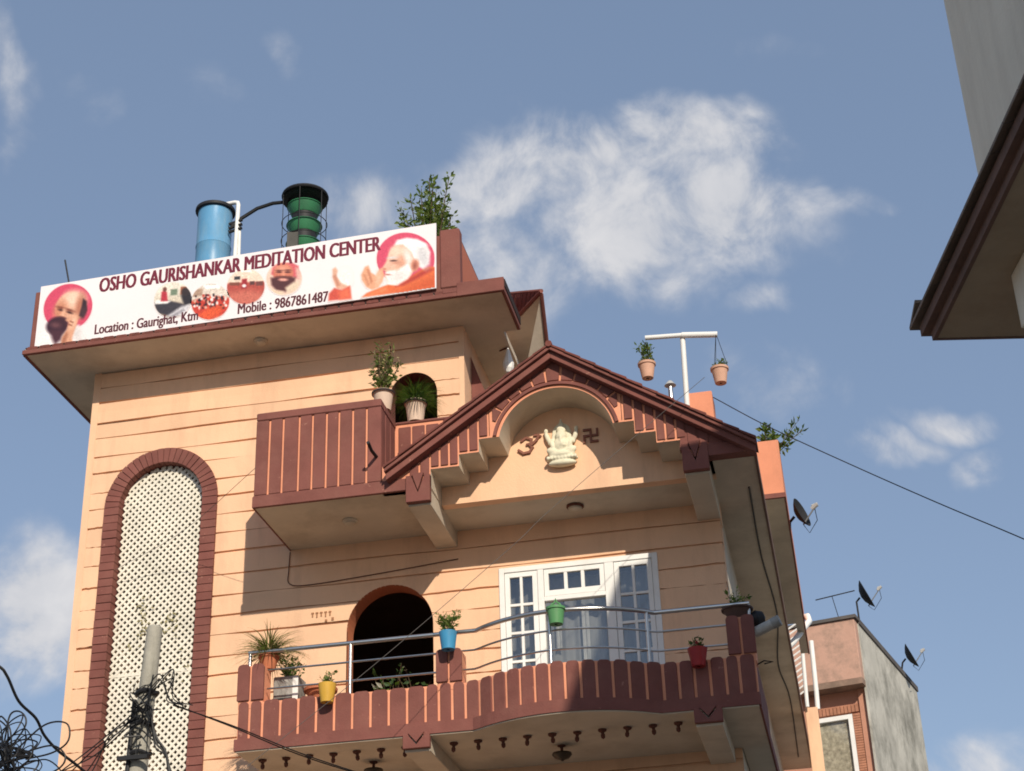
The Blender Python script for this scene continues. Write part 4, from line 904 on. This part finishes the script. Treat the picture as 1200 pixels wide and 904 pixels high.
# two pots on the upper parapets
t = potted('potted_plant', 'leafy straggling plant in a cream pot on the corner of the red upper balcony', (-5.315,18.86,11.535), .135,.10,.27, CREAMP, 'shrub', n=16, ph=.72, sp=.24, ls=.06, per=42, mats=[LEAFY,mat('leaf_dry',(.24,.2,.09),.7,.3,9,0),LEAF], lean=Vector((.02,0,0)))
MB().lathe([(.137,.235),(.155,.237),(.157,.262),(.13,.272)], (-5.315,18.86,11.535), 24, cap=False).obj('rim', DARK, t, 0, True)
t = potted('potted_plant', 'fine grassy plant in a cream pot before the small arched opening', (-4.99,19.30,11.532), .14,.105,.30, CREAMP, 'grass', n=420, ph=.44, w=.012, up=(.2,1.45), mats=[LEAF,LEAFD])
MB().lathe([(.142,.262),(.162,.264),(.163,.288),(.135,.3)], (-4.99,19.30,11.532), 24, cap=False).obj('rim', DARK, t, 0, True)
# rooftop bush
GB = [LEAFY, LEAF, LEAFY]
t = thing('rooftop_bush', 'tall green bush growing behind the right end of the sign', 'bush', (-5.08,20.5,13.5))
MB().lathe([(.02,0),(.22,0),(.28,.5),(.30,.52),(.26,.54),(.01,.5)], (-5.08,20.5,13.5), 20, cap=False).obj('pot', TERRA, t, 0, True)
shrub(t, (-5.08,20.5,14.0), 16, 2.15, .36, .09, 150, GB, Vector((.06,0,.2)))
shrub(t, (-5.05,20.5,14.1), 3, 2.75, .12, .095, 110, GB, Vector((.02,0,0)), 'tall_shoots')
shrub(t, (-5.2,20.4,14.9), 4, 1.0, .15, .085, 40, GB, Vector((-.40,0,0)), 'side_shoots')
# balcony plants
t = potted('potted_plant', 'spiky spider plant in a terracotta pot on the left balcony pillar', (-6.66,18.55,8.03), .12,.085,.17, TERRA, 'grass', n=330, ph=.52, w=.014, up=(.2,1.45), mats=[LEAFY,mat('straw_blade',(.36,.30,.13),.7,.2,9,0)])
t = potted('potted_plant', 'small trailing plant in a grey tin on the balcony behind the left pillar', (-6.52,18.95,7.50), .13,.12,.42, mat('galvanised_tin',(.42,.41,.38),.5,.15,5,.1,40,(.2,.18,.15),4,.5), 'shrub', rim=False, n=14, ph=.5, sp=.2, ls=.055, per=26)
t = thing('storage_box', 'grey white metal box standing on the balcony beside the left pillar', 'box', (-6.4,19.05,7.1)); MB().box(-6.68,-6.36,18.80,19.1,7.1,8.02).obj('body', mat('weathered_white_metal',(.36,.35,.33),.6,.2,5,.1,40,(.15,.14,.12),3,.8,streak=True,dlo=.42,dhi=.6), t, .01); MB().box(-6.685,-6.355,18.793,18.80,7.72,7.745).obj('seam', BLACKP, t); MB().box(-6.43,-6.36,18.79,18.80,7.1,8.0).obj('edge_trim', WHITE, t)
t = potted('clay_pot', 'broad terracotta bowl on a stand behind the balcony parapet', (-6.12,18.95,7.60), .19,.07,.26, TERRA, None); MB().lathe([(.13,0),(.05,.15),(.05,.36),(.13,.5)], (-6.12,18.95,7.1), 16).obj('stand', TERRA, t, 0, True)
t = potted('potted_plant', 'pale leafy plant showing above parapet before the arched doorway', (-5.25,19.0,7.12), .14,.1,.25, TERRA, 'shrub', n=9, ph=.75, sp=.24, ls=.08, per=18, mats=[LEAFD,LEAF,mat('silver_leaf',(.3,.3,.24),.6,.2,9,0)])
t = potted('potted_plant', 'thin drooping plant behind the parapet at the doorway right jamb', (-4.95,19.05,7.12), .13,.1,.25, TERRA, 'shrub', n=5, ph=.68, sp=.34, ls=.06, per=9, mats=[LEAFD,LEAF,LEAFD])
def hanging(lab, x, y, z, r1, r0, h, m_, kind, **k):
    t = thing('hanging_pot', lab, 'plant pot', (x,y,z), 'hook-on pots along the balcony'); pot(t, (x,y,z), r1, r0, h, m_, k.get('rim', False), 20)
    MB().tube([(x-.03,y+r1*.9,z+h),(x-.03,y+r1+.03,z+h+.05),(x-.03,y+r1+.06,z+h)], .008, 6).tube([(x+.03,y+r1*.9,z+h),(x+.03,y+r1+.03,z+h+.05),(x+.03,y+r1+.06,z+h)], .008, 6).obj('hook', m_, t)
    b = (x,y,z+h*.88)
    if kind == 'shrub': shrub(t, b, k.get('n',7), k.get('ph',.18), k.get('sp',.10), k.get('ls',.04), k.get('per',18), k.get('mats',G3), droop=k.get('droop',0))
    return t
hanging('yellow pot of succulents hooked on the left parapet', -5.805,18.22,7.45, .108,.075,.225, YELP, 'shrub', n=8, ph=.16, sp=.12, ls=.045, per=14)
hanging('sky blue pot with leafy plant on the rail at the middle pillar', -4.325,18.19,7.94, .108,.08,.215, BLUEP, 'shrub', n=11, ph=.27, sp=.17, ls=.06, per=22, mats=[LEAFY,LEAF,LEAFY])
t = hanging('empty green bucket pot with handle on the curved rail', -2.985,17.92,8.02, .105,.08,.20, GRNP, None, rim=True)
MB().tube([(-3.07,17.92,8.2),(-3.03,17.93,8.27),(-3.0,17.94,8.29),(-2.985,17.95,8.34),(-2.97,17.94,8.29),(-2.94,17.93,8.27),(-2.90,17.92,8.2)], .012, 6).obj('handle', GRNP, t)
hanging('red pot with a small plant hooked on the right parapet', -1.425,18.22,7.46, .115,.075,.21, REDP, 'shrub', n=8, ph=.15, sp=.12, ls=.045, per=14, mats=[LEAFD,LEAF,REDP])
t = potted('potted_plant', 'small plant in a dark flared bowl on the right balcony pillar', (-.945,18.47,8.05), .17,.10,.13, mat('brown_glaze',(.09,.05,.04),.6,.1,5,.1), 'shrub', n=8, ph=.22, sp=.16, ls=.05, per=16); 
tag(MB().box(-2.62,-1.95,18.75,19.1,7.55,7.60).add([(-2.62,18.74,7.6),(-1.95,18.74,7.63),(-1.93,19.1,7.7),(-2.6,19.1,7.66),(-2.55,18.73,7.50),(-2.0,18.73,7.48)], [(0,1,2,3),(0,4,5,1)]).box(-2.3,-2.26,18.9,18.94,7.1,7.56).obj('red_cloth', mat('red_fabric',(.42,.03,.03),.9,.15,9,.2)), 'red cloth drying behind the balcony parapet under the french window', 'cloth')
# black ball light and floodlight on the right pillar
tag(MB().lathe([(.01,-.10),(.07,-.08),(.10,0),(.07,.08),(.01,.10)], (-.735,18.52,8.06), 18, axis=(1,.2,.2)).obj('speaker_horn', BLACKP, None, 0, True), 'black round loudspeaker fixed to the right balcony pillar', 'speaker')
t = thing('flood_lamp', 'grey tubular lamp sticking out from the right balcony pillar', 'lamp', (-.77,18.45,7.90))
MB().tube([(-.77,18.42,7.86),(-.55,18.36,7.93)], .062, 14).obj('body', mat('dirty_white_plastic',(.46,.44,.40),.6,.15,9,.2,60,(.2,.18,.15),8,.6), t, 0, True)
MB().tube([(-.56,18.36,7.926),(-.47,18.34,7.955)], .066, 14).obj('head', mat('grey_casting',(.3,.29,.27),.6,.15,9,.2), t, 0, True)
MB().tube([(-.80,18.5,7.5),(-.70,18.45,7.53),(-.60,18.42,7.50),(-.70,18.44,7.49)], .008, 6).obj('cable', BLACK, t)

# ------------------------------------------------------------------ roof furniture
t = thing('blue_drum', 'tall blue metal drum with black rim behind the sign', 'drum', (-8.72,21,14.5))
MB().lathe([(.272,0),(.272,.68),(.282,.70),(.272,.72),(.272,1.40),(.282,1.42),(.272,1.44),(.272,2.1),(.25,2.12),(.01,2.13)], (-8.72,21,14.5), 32).obj('body', TANKB, t, 0, True)
MB().lathe([(.272,2.08),(.315,2.09),(.32,2.11),(.315,2.14),(.27,2.15)], (-8.72,21,14.5), 32, cap=False).obj('rim', BLACKP, t, 0, True)
MB().box(-9.0,-8.44,20.7,21.3,13.5,14.5).obj('stand', CONC, t)
t = thing('pipe_stand', 'white plastic pipe bent over beside the blue drum', 'pipe', (-8.28,20.95,13.5))
MB().tube([(-8.33,20.9,13.5),(-8.30,20.9,16.62),(-8.31,20.9,16.66),(-8.36,20.91,16.68),(-8.74,20.99,16.72)], .035, 10).obj('pipe', WHITE, t, 0, True)
MB().tube([(-8.22,20.95,13.5),(-8.27,20.93,16.2),(-8.30,20.9,16.45)], .025, 8).obj('brace', WHITE, t, 0, True)
for z in (16.15,16.22,16.3): MB().tube([(-8.44,20.9,z-.03),(-8.22,20.9,z+.02)], .025, 8).obj('clamp', BLACKP, t)
t = thing('tiered_vent', 'green three tiered bowl tower with black cap in a wire cage', 'roof vent', (-7.22,21,13.5))
MB().lathe([(.10,0),(.10,2.4)], (-7.22,21,13.5), 14).obj('mast', TANKG, t)
for z in (15.58,15.93,16.28):
    MB().lathe([(.01,.0),(.20,.0),(.215,.02),(.27,.155),(.285,.16),(.28,.175),(.02,.17)], (-7.22,21,z), 28, cap=False).obj('bowl', TANKG, t, 0, True)
    MB().lathe([(.20,-.19),(.195,.0)], (-7.22,21,z), 24).obj('neck', BLACKP, t, 0, True)
MB().lathe([(.01,.0),(.36,.0),(.375,.02),(.365,.05),(.30,.07),(.01,.12)], (-7.22,21,16.62), 32, cap=False).obj('cap', BLACKP, t, 0, True)
MB().lathe([(.275,.0),(.36,.02)], (-7.22,21,16.55), 28, cap=False).obj('cap_skirt', BLACKP, t, 0, True)
for a in range(6):
    w = R(60*a+95); x, y = -7.22+.355*math.cos(w), 21+.355*math.sin(w)
    MB().tube([(x,y,13.5),(x,y,16.64)], .006, 6).obj('cage_bar', BLACKP, t)
for z in (15.80,16.13): MB().tube([(-7.22+.355*math.cos(R(10*k)),21+.355*math.sin(R(10*k)),z) for k in range(37)], .007, 5, cap=False).obj('cage_ring', BLACKP, t)
MB().box(-7.38,-7.20,20.66,20.69,15.4,15.80).obj('shield_plate', mat('dull_tin',(.09,.085,.075),.7,.2,5,.1), t)
tag(MB().tube([(-8.40,20.9,16.22),(-8.25,20.92,16.36),(-8.0,20.95,16.53),(-7.75,20.97,16.60),(-7.5,21,16.61)], .03, 8).obj('black_hose', BLACK, None, 0, True), 'black hose arching from the pipe to the tiered tower', 'hose')
for x, zt, lab in ((-8.95,15.88,'black water tank dome behind the blue drum'),(-7.35,15.90,'black water tank dome under the tiered tower')):
    t = thing('water_tank', lab, 'water tank', (x,22.0,13.5), 'water tanks on the roof')
    MB().lathe([(.55,0),(.56,1.5),(.54,1.8),(.45,2.1),(.25,2.30),(.22,2.36),(.01,2.38)], (x,22.2,13.75), 28).obj('body', mat('black_tank_plastic',(.05,.04,.03),.6,.2,4,.1,30,(.14,.1,.06),2,.6), t, 0, True)
tag(MB().tube([(-10.56,20.0,13.5),(-10.62,20,15.02),(-10.72,20.0,15.42)], .013, 6).obj('steel_rod', BLACKP), 'thin dark reinforcement rod rising at the left end of the sign', 'rod')
# T pole with two hanging pots
t = thing('t_shaped_pole', 'white steel T shaped pole on the roof above the gable', 'pole', (-1.57,22,10.4))
MB().tube([(-1.60,22,10.4),(-1.535,22,13.80)], .04, 12).obj('mast', mat('white_pipe',(.72,.71,.68),.5,.06,4,.05), t, 0, True)
MB().tube([(-2.09,21.93,13.84),(-1.54,21.955,13.82)], .036, 12).tube([(-1.54,21.955,13.82),(-1.01,21.98,13.77)], .046, 12).obj('crossarm', MATS['white_pipe'], t, 0, True)
for x, z, lab, kk in ((-2.10,13.16,'terracotta pot with bushy plant hung under the left arm of the T pole',dict(n=10,ph=.44,sp=.13,ls=.055,per=26)),(-1.03,12.93,'terracotta pot hung by strings from the right arm of the T pole',dict(n=9,ph=.15,sp=.14,ls=.05,per=14))):
    c = (x,21.95,z); t = potted('hanging_pot', lab, c, .125,.085,.25, TERRAP, 'shrub', 'pots hung from the T pole', **kk)
    for w in (0,120,240): MB().tube([(x+.13*math.cos(R(w)),21.95+.13*math.sin(R(w)),z+.24),(x+.0,21.95,13.78)], .004, 4).obj('string', BLACK, t)
t = thing('vent_pipe', 'small capped metal vent pipe behind the right gable slope', 'vent', (-1.70,21,10.4)); MB().lathe([(.035,0),(.035,2.1)], (-1.70,21,10.4), 12).obj('pipe', STEEL, t, 0, True); MB().lathe([(.05,2.08),(.085,2.10),(.03,2.17),(.01,2.18)], (-1.70,21,10.4), 14).obj('cap', mat('zinc',(.42,.41,.39),.5,.1,8,.05), t, 0, True)
t = thing('terrace_shrub', 'green leafy shrub growing over the orange terrace parapet', 'shrub', (-.42,22.25,11.94))
shrub(t, (-.48,22.25,11.75), 10, .58, .26, .085, 34, G3); shrub(t, (-.38,22.2,11.75), 4, .60, .12, .085, 30, G3, Vector((.38,0,0)), 'side_shoots')
# drain pipes and grille on the right flank
t = thing('drain_pipe', 'white plastic drain pipe slanting under the terrace parapet', 'pipe', (-.5,27,9)); MB().tube([(-.30,28.6,11.52),(-.24,28.5,11.50),(-.22,28.5,11.40),(-.52,27.6,10.75),(-.62,27.4,10.6)], .055, 10).obj('pipe', WHITE, t, 0, True)
t = thing('metal_grille', 'white metal security grille beyond the side eave', 'grille', (-.6,30,9))
MB().tube([(-.447,30,10.3),(-.447,30,10.4),(-.404,30,11.85)], .035, 8).obj('post', WHITE, t, 0, True)
for k in range(14):
    MB().tube([(-.95,30.02,10.3+k*.11),(-.445+.0027*k,30.02,10.62+k*.11)], .016, 5).obj('bar', WHITE, t)
MB().tube([(-.95,30,10.3),(-.95,30,11.9)], .03, 8).obj('frame', WHITE, t)
tag(MB().tube([(-.27,30.2,10.3),(-.258,30.2,10.6),(-.242,30.2,11.6)], .045, 10).obj('drain_pipe', WHITE, None, 0, True), 'white vertical drain pipe beside the security grille', 'pipe')

tag(MB().box(-.50,-.27,30.1,30.4,0,10.32).obj('masonry_post', PEACH, None, .01), 'peach pillar standing below the white drain pipe', 'pillar')
# ------------------------------------------------------------------ house beyond on the right
KA = R(-13.3); FD = Vector((math.cos(KA), math.sin(KA), 0)); SD = Vector((-math.sin(KA), math.cos(KA), 0)); K0 = Vector((.66,34,0))
def loc(u, v, z): p = K0 + FD*u + SD*v; return (p.x, p.y, z)
def lbox(u0,u1,v0,v1,z0,z1,mb=None):
    mb = mb or MB(); return mb.add([loc(u0,v0,z0),loc(u1,v0,z0),loc(u1,v1,z0),loc(u0,v1,z0),loc(u0,v0,z1),loc(u1,v0,z1),loc(u1,v1,z1),loc(u0,v1,z1)], [(0,3,2,1),(4,5,6,7),(0,1,5,4),(1,2,6,5),(2,3,7,6),(3,0,4,7)])
b2 = thing('neighbour_building', 'weathered pink and grey concrete house behind, at the right', 'building', (.66,34,0))
lbox(-4,-.02,.45,.7,0,11.95).obj('wall', PINK2, b2) if False else None
mb = MB(); lbox(-4,-1.20,.42,.7,0,11.95,mb); lbox(-.42,-.03,.42,.7,0,11.95,mb); lbox(-1.20,-.42,.42,.7,11.30,11.95,mb); lbox(-1.20,-.42,.42,.7,0,9.7,mb); mb.obj('front_wall', PINK2, b2)
lbox(-4,0,0.0,.25,11.98,13.27).obj('roof_parapet', PINK, b2, .012)
lbox(-4,0.01,-.01,.7,11.86,11.985).obj('overhang_slab', mat('sooty_slab',(.30,.2,.15),.95,.2,3,.3,40,(.1,.08,.06),2,.7), b2)
lbox(-.03,.02,.26,5.75,0,13.22).obj('side_wall', GRIME, b2)
lbox(-4,.05,-.05,.27,13.27,13.34).obj('parapet_coping', mat('sooty_coping',(.10,.09,.085),.95,.2,3,.3), b2); lbox(-.12,.05,.27,5.8,13.22,13.34).obj('side_coping', MATS['sooty_coping'], b2)
lbox(-4,-.03,.7,5.7,12.2,12.4).obj('roof_slab', CONC, b2); lbox(-4,-.03,5.6,5.75,0,13.2).obj('back_wall', GRIME, b2)
lbox(-.20,-.03,.36,.42,0,11.86).obj('corner_pilaster', PINK2, b2)
wn_ = MB(); lbox(-1.24,-1.15,.36,.5,9.7,11.36,wn_); lbox(-.47,-.38,.36,.5,9.7,11.36,wn_); lbox(-1.15,-.47,.36,.5,11.27,11.36,wn_); w2 = wn_.obj('window', WHITE, b2)
lbox(-1.15,-.47,.44,.445,9.7,11.27).obj('pane', GLASSC, w2); lbox(-1.15,-.47,.455,.46,9.7,11.27).obj('lace_curtain', CURT, w2)
mb = MB()
for k in range(14): lbox(-1.3+.077*k,-1.3+.077*k+.064,.365,.43,11.40,11.56,mb)
for k in range(34): lbox(-.375,-.215,.365,.43,11.36-.052*k-.044,11.36-.052*k,mb)
o = mb.obj('brick_trim', BRICK, b2); o['kind'] = 'stuff'
# satellite dishes
def dish(c, r_, face, lab, mast_to=None):
    t = thing('satellite_dish', lab, 'satellite dish', c, 'satellite dishes on the roofs at the right'); f_ = Vector(face).normalized(); c = Vector(c)
    MB().lathe([(r_*.02,0),(r_*.4,.02*r_/.3),(r_*.75,.075*r_/.3),(r_,.13*r_/.3),(r_*1.0,.14*r_/.3),(r_*.74,.088*r_/.3),(r_*.38,.034*r_/.3),(r_*.01,.012)], c, 28, axis=f_, cap=False).obj('reflector', mat('dark_dish_'+str(len(MATS)),(.02,.02,.021),.75,.1,5,.05), t, 0, True)
    q = c + f_*r_*1.35 - Vector((0,0,r_*.15)); low_ = c + f_*.13*r_/.3 - Vector((0,0,r_*.85))
    MB().tube([low_, q], .012, 6).obj('arm', mat('grey_arm_'+str(len(MATS)),(.2,.2,.2),.5,.1), t)
    MB().tube([q-f_*.05, q+Vector((0,0,.03))+f_*.05], .035, 8).tube([q+Vector((-.04,.0,.03)), q+Vector((.05,0,.06))], .02, 6).obj('receiver', MATS['zinc'], t)
    MB().tube([q, q-Vector((0,0,.22))+f_*.02, low_.lerp(q,.4)-Vector((0,0,.25)), low_], .006, 4).obj('cable', BLACK, t)
    if mast_to: MB().tube([c-f_*.03, c-f_*.12-Vector((0,0,.05)), mast_to], .022, 6).obj('mast', BLACKP, t)
dish((-.19,24.0,11.56), .24, (.95,-.35,.30), 'dark dish on the side of the orange terrace parapet', (-.32,24.1,11.3))
dish((.90,35.2,14.14), .33, (.93,-.15,.38), 'dark dish above the near corner of the grimy concrete roof', tuple(loc(-.1,1.0,13.3)))
dish((1.82,38.2,13.62), .30, (.93,-.15,.38), 'dark dish further along the grimy concrete roof edge', tuple(loc(-.02,4.4,13.3)))
tag(MB().tube([(-.08,35.0,14.10),(.78,35.2,14.30)], .014, 5).tube([(.28,35.1,14.19),(.42,35.1,13.35)], .008, 4).obj('aerial', BLACKP), 'thin rod aerial on the grimy concrete roof', 'aerial')

# ------------------------------------------------------------------ near building at the right edge (eave above the lane)
NA = R(12.4); D2 = Vector((math.cos(NA), math.sin(NA), 0)); D1 = Vector((math.sin(NA), -math.cos(NA), 0)); E0 = Vector((.938,11.12,0)) + D2*.115; EZ = 7.49
def nloc(i, j, z): p = E0 + D1*i + D2*j; return (p.x, p.y, z)
def nbox(i0,i1,j0,j1,z0,z1,mb=None):
    mb = mb or MB(); return mb.add([nloc(i0,j0,z0),nloc(i1,j0,z0),nloc(i1,j1,z0),nloc(i0,j1,z0),nloc(i0,j0,z1),nloc(i1,j0,z1),nloc(i1,j1,z1),nloc(i0,j1,z1)], [(0,3,2,1),(4,5,6,7),(0,1,5,4),(1,2,6,5),(2,3,7,6),(3,0,4,7)])
nb = thing('corner_building', 'grey walled building with brown tiled eave at the upper right', 'building', tuple(nloc(1,1,0)))
NL, NJ = 9.0, 9.0
nbox(.42,NL,.42,NJ,EZ+.2,14.62).obj('upper_wall', GREYW, nb)
nbox(1.6,NL,1.6,NJ,0,EZ).obj('lower_wall', GREYW, nb)
nbox(.03,NL,.03,NJ,EZ+.004,EZ+.06).obj('soffit', SOFB, nb)
mb = MB(); nbox(-.0,NL,-.0,.03,EZ,EZ+.07,mb); nbox(0,.03,.03,NJ,EZ,EZ+.07,mb); mb.obj('fascia', BRNF, nb)
mb = MB(); nbox(-.06,NL,-.06,.02,EZ+.07,EZ+.155,mb); nbox(-.06,.02,.02,NJ,EZ+.07,EZ+.155,mb); mb.obj('upper_fascia', BRNF, nb)
def tile_row(along, row):
    out0 = -.12 + row*.20; z0 = EZ+.155+row*.085
    for k in range(int(NL/.32) if along == 1 else 6):
        a0, a1 = k*.32-.12+row*.2, k*.32+.19+row*.2
        mb = MB()
        if along == 1: c = [(a0,out0,z0),(a1,out0,z0),(a1,out0+.24,z0+.10),(a0,out0+.24,z0+.10)]
        else: c = [(out0,a0,z0),(out0,a1,z0),(out0+.24,a1,z0+.10),(out0+.24,a0,z0+.10)]
        th = .028; vs = [nloc(i,j,z) for i,j,z in c]+[nloc(i,j,z+th) for i,j,z in c]
        mb.add(vs, [(0,3,2,1),(4,5,6,7),(0,1,5,4),(1,2,6,5),(2,3,7,6),(3,0,4,7)]).obj('roof_tile', ROOFT, nb, .003)
for row in range(3): tile_row(1, row); tile_row(2, row)
nbox(.9,1.22,.33,1.62,EZ-.42,EZ+.002).obj('bracket_beam', GREYW, nb, .006)

# ------------------------------------------------------------------ utility pole, cables
up = thing('utility_pole', 'weathered grey concrete pole in front of the arched lattice', 'utility pole', (-6.68,15,0))
PX, PYY = -6.66, 15.0
def pole_c(z): return (-6.685 + .075*(z-5.9)/1.45 + .0, 15.0)
MB().tube([(pole_c(z)[0],15.0,z) for z in (0,2,4,5.5,6.2,6.8,7.2,7.36,7.378)], [.15,.13,.112,.098,.092,.084,.080,.077,.06], 20).obj('shaft', CONC, up, 0, True)
for z in (6.68,6.36,6.07): MB().tube([(pole_c(z)[0]+.105*math.cos(R(20*k)),15+.105*math.sin(R(20*k)),z+.012*math.sin(k)) for k in range(19)], .022, 6, cap=False).obj('band', BLACKP, up)
MB().tube([(pole_c(6.0)[0]-.09,14.9,5.2),(pole_c(6.7)[0]-.085,14.91,6.6)], .022, 6).obj('conduit', BLACKP, up, 0, True)
MB().box(PX-.17,PX+.14,14.82,14.87,5.98,6.02).obj('crossplate', BLACKP, up)
def wob(p, s): return Vector(p)+Vector((random.gauss(0,s),random.gauss(0,s),random.gauss(0,s)))
def cr_path(pts, n=8):
    P = [Vector(p) for p in pts]; P = [P[0]*2-P[1]] + P + [P[-1]*2-P[-2]]; out = []
    for i in range(1, len(P)-2):
        for k in range(n):
            t = k/n; a, b, c, d = P[i-1:i+3]
            out.append(.5*((2*b)+(c-a)*t+(2*a-5*b+4*c-d)*t*t+(3*b-a-3*c+d)*t**3))
    out.append(P[-2]); return out
tw = thing('cable_bundle', 'tangle of black cables tied round the concrete pole', 'cables', (-6.6,14.88,6.5))
for k in range(16):
    z0 = 6.5+random.uniform(-.25,.2)
    pts = [wob((PX-.05,14.86,z0),.05), wob((PX+random.uniform(-.12,.12),14.84,z0+random.uniform(-.2,.2)),.04), wob((PX+random.uniform(-.15,.2),14.84,z0+random.uniform(-.25,.2)),.04), wob((PX+.05,14.86,z0-.1),.06)]
    MB().tube(cr_path(pts,6), random.uniform(.004,.009), 5).obj('cable', BLACK, tw)
for k in range(5):
    MB().tube(cr_path([wob((PX+.05,14.86,6.6),.03), wob((PX+.20+.02*k,14.84,6.78+.015*k),.04), wob((PX+.32,14.86,6.58),.04), wob((PX+.45,14.9,6.48),.03)],7), .006, 5).obj('cable', BLACK, tw)
for a in (0,1,2):
    MB().tube(cr_path([wob((PX+.10,14.86,6.55),.02),(PX+.20,14.86,6.2-.05*a),(PX+.33,14.88,5.95),(PX+.40+.1*a,14.9,5.2)],7), .014-.003*a, 6).obj('cable', BLACK, tw)
for k in range(5):
    MB().tube(cr_path([wob((PX-.05,14.86,6.45),.04), wob((PX-.25-.06*k,14.86,6.15),.04), wob((PX-.5-.12*k,14.88,5.85),.05), wob((PX-.9-.2*k,14.9,5.3),.05)],7), .007, 5).obj('cable', BLACK, tw)
t = thing('service_cable', 'twisted dark service cable running from the pole to the balcony underside', 'cable', (PX,14.9,6.5))
for k in range(2):
    MB().tube(cr_path([wob((PX+.35,14.92,6.50),.02), wob((-5.95,15.5,6.42),.012), wob((-5.2,16.6,6.26),.012), wob((-3.6,18.4,5.95),.01)],10), .007, 5).obj('strand', BLACK, t)
def px_pt(x, y, Y):
    d = rgt*((x-600)/FPX) - upv*((y-452)/FPX) + fwd; k = Y/d.y; return Vector((0,0,1.6)) + d*k
# thick cable swinging across the lower left, tangle of loops below it
tag(MB().tube(cr_path([px_pt(-60,740,10.5),px_pt(-5,778,10.6),px_pt(8,792,10.65),px_pt(22,822,10.8),px_pt(42,842,11),px_pt(52,862,11.2),px_pt(68,880,11.4),px_pt(90,897,11.6),px_pt(130,930,12)],8), .011, 7).obj('thick_cable', BLACK, None, 0, True), 'single thick black cable sagging across the lower left corner', 'cable')
tg = thing('cable_tangle', 'dense knot of looping black cables in the lower left corner', 'cables', tuple(px_pt(5,890,10)))
for k in range(32):
    a = random.uniform(R(-60),R(200)) if k > 22 else random.uniform(R(0),R(120)); l = random.uniform(25,65) if k > 18 else random.uniform(15,45)
    c0 = (random.uniform(-25,20), random.uniform(868,915)); Yk = 10+random.uniform(-.25,.25); w = random.uniform(.22,.5)
    e = (c0[0]+l*math.cos(a), c0[1]-l*math.sin(a)); nx_, ny_ = -math.sin(a)*l*w*.6, -math.cos(a)*l*w*.6
    pts = [px_pt(*c0,Yk), px_pt(c0[0]*.4+e[0]*.6+nx_, c0[1]*.4+e[1]*.6+ny_, Yk+.05), px_pt(*e,Yk), px_pt(c0[0]*.4+e[0]*.6-nx_, c0[1]*.4+e[1]*.6-ny_, Yk-.05), px_pt(c0[0]+random.uniform(-8,8), c0[1]+random.uniform(-4,8), Yk)]
    MB().tube(cr_path(pts,7), random.uniform(.0035,.006), 5).obj('cable', BLACK, tg)
for q in (((18,880),(52,850),(78,848),(80,868),(62,882),(30,890)),((22,884),(60,874),(76,885),(70,900),(40,915)),((5,870),(12,838),(25,835),(30,850),(10,880))):
    MB().tube(cr_path([px_pt(x,y,10) for x,y in q],9), .006, 6).obj('cable', BLACK, tg, 0, True)
for k in range(10):
    c0 = (random.uniform(-30,22), random.uniform(870,915))
    MB().tube(cr_path([wob(px_pt(c0[0]+random.uniform(-18,18), c0[1]+random.uniform(-16,16), 10),.02) for _ in range(5)],5), .011, 5).obj('cable', BLACK, tg)
# thin wires
tag(MB().tube(cr_path([px_pt(836,466,22),px_pt(900,500,21.2),px_pt(1000,546,20),px_pt(1100,590,18.9),px_pt(1200,632,17.8),px_pt(1330,690,16.5)],8), .0075, 6).obj('overhead_wire', BLACK, None, 0, True), 'dark overhead wire crossing the sky to the right from the roof', 'wire')
tag(MB().tube(cr_path([px_pt(826,442,18.1),px_pt(740,515,17.9),px_pt(640,602,17.5),px_pt(597,643,17.3),px_pt(440,778,16.8),px_pt(300,890,16.4),px_pt(200,970,16)],8), .0035, 5).obj('slack_wire', mat('grey_wire',(.09,.08,.075),.6,.1), None), 'thin grey wire running diagonally across the facade', 'wire')
tag(MB().tube(cr_path([px_pt(135,668,19.9),px_pt(215,622,19.5),px_pt(300,548,18.4)],8), .0035, 5).obj('slack_wire', MATS['grey_wire']), 'thin grey wire from the upper balcony across the lattice', 'wire')
tag(MB().tube(cr_path([(-6.93,WY-.012,10.16),(-6.94,WY-.012,9.9),(-6.92,WY-.012,9.70),(-6.6,WY-.012,9.66),(-5.6,WY-.012,9.72),(-4.6,WY-.012,9.80)],6), .007, 5).obj('wall_cable', BROWN), 'thin cable clipped to the wall under the corner balcony', 'cable')
tag(MB().tube(cr_path([(-.70,19.6,10.19),(-.72,22,10.19),(-.66,24.5,10.188),(-.80,27,10.19),(-.72,29,10.19),(-.78,33,10.19)],6), .012, 5).obj('soffit_cable', BLACK), 'dark cable hanging along the side eave soffit', 'cable')
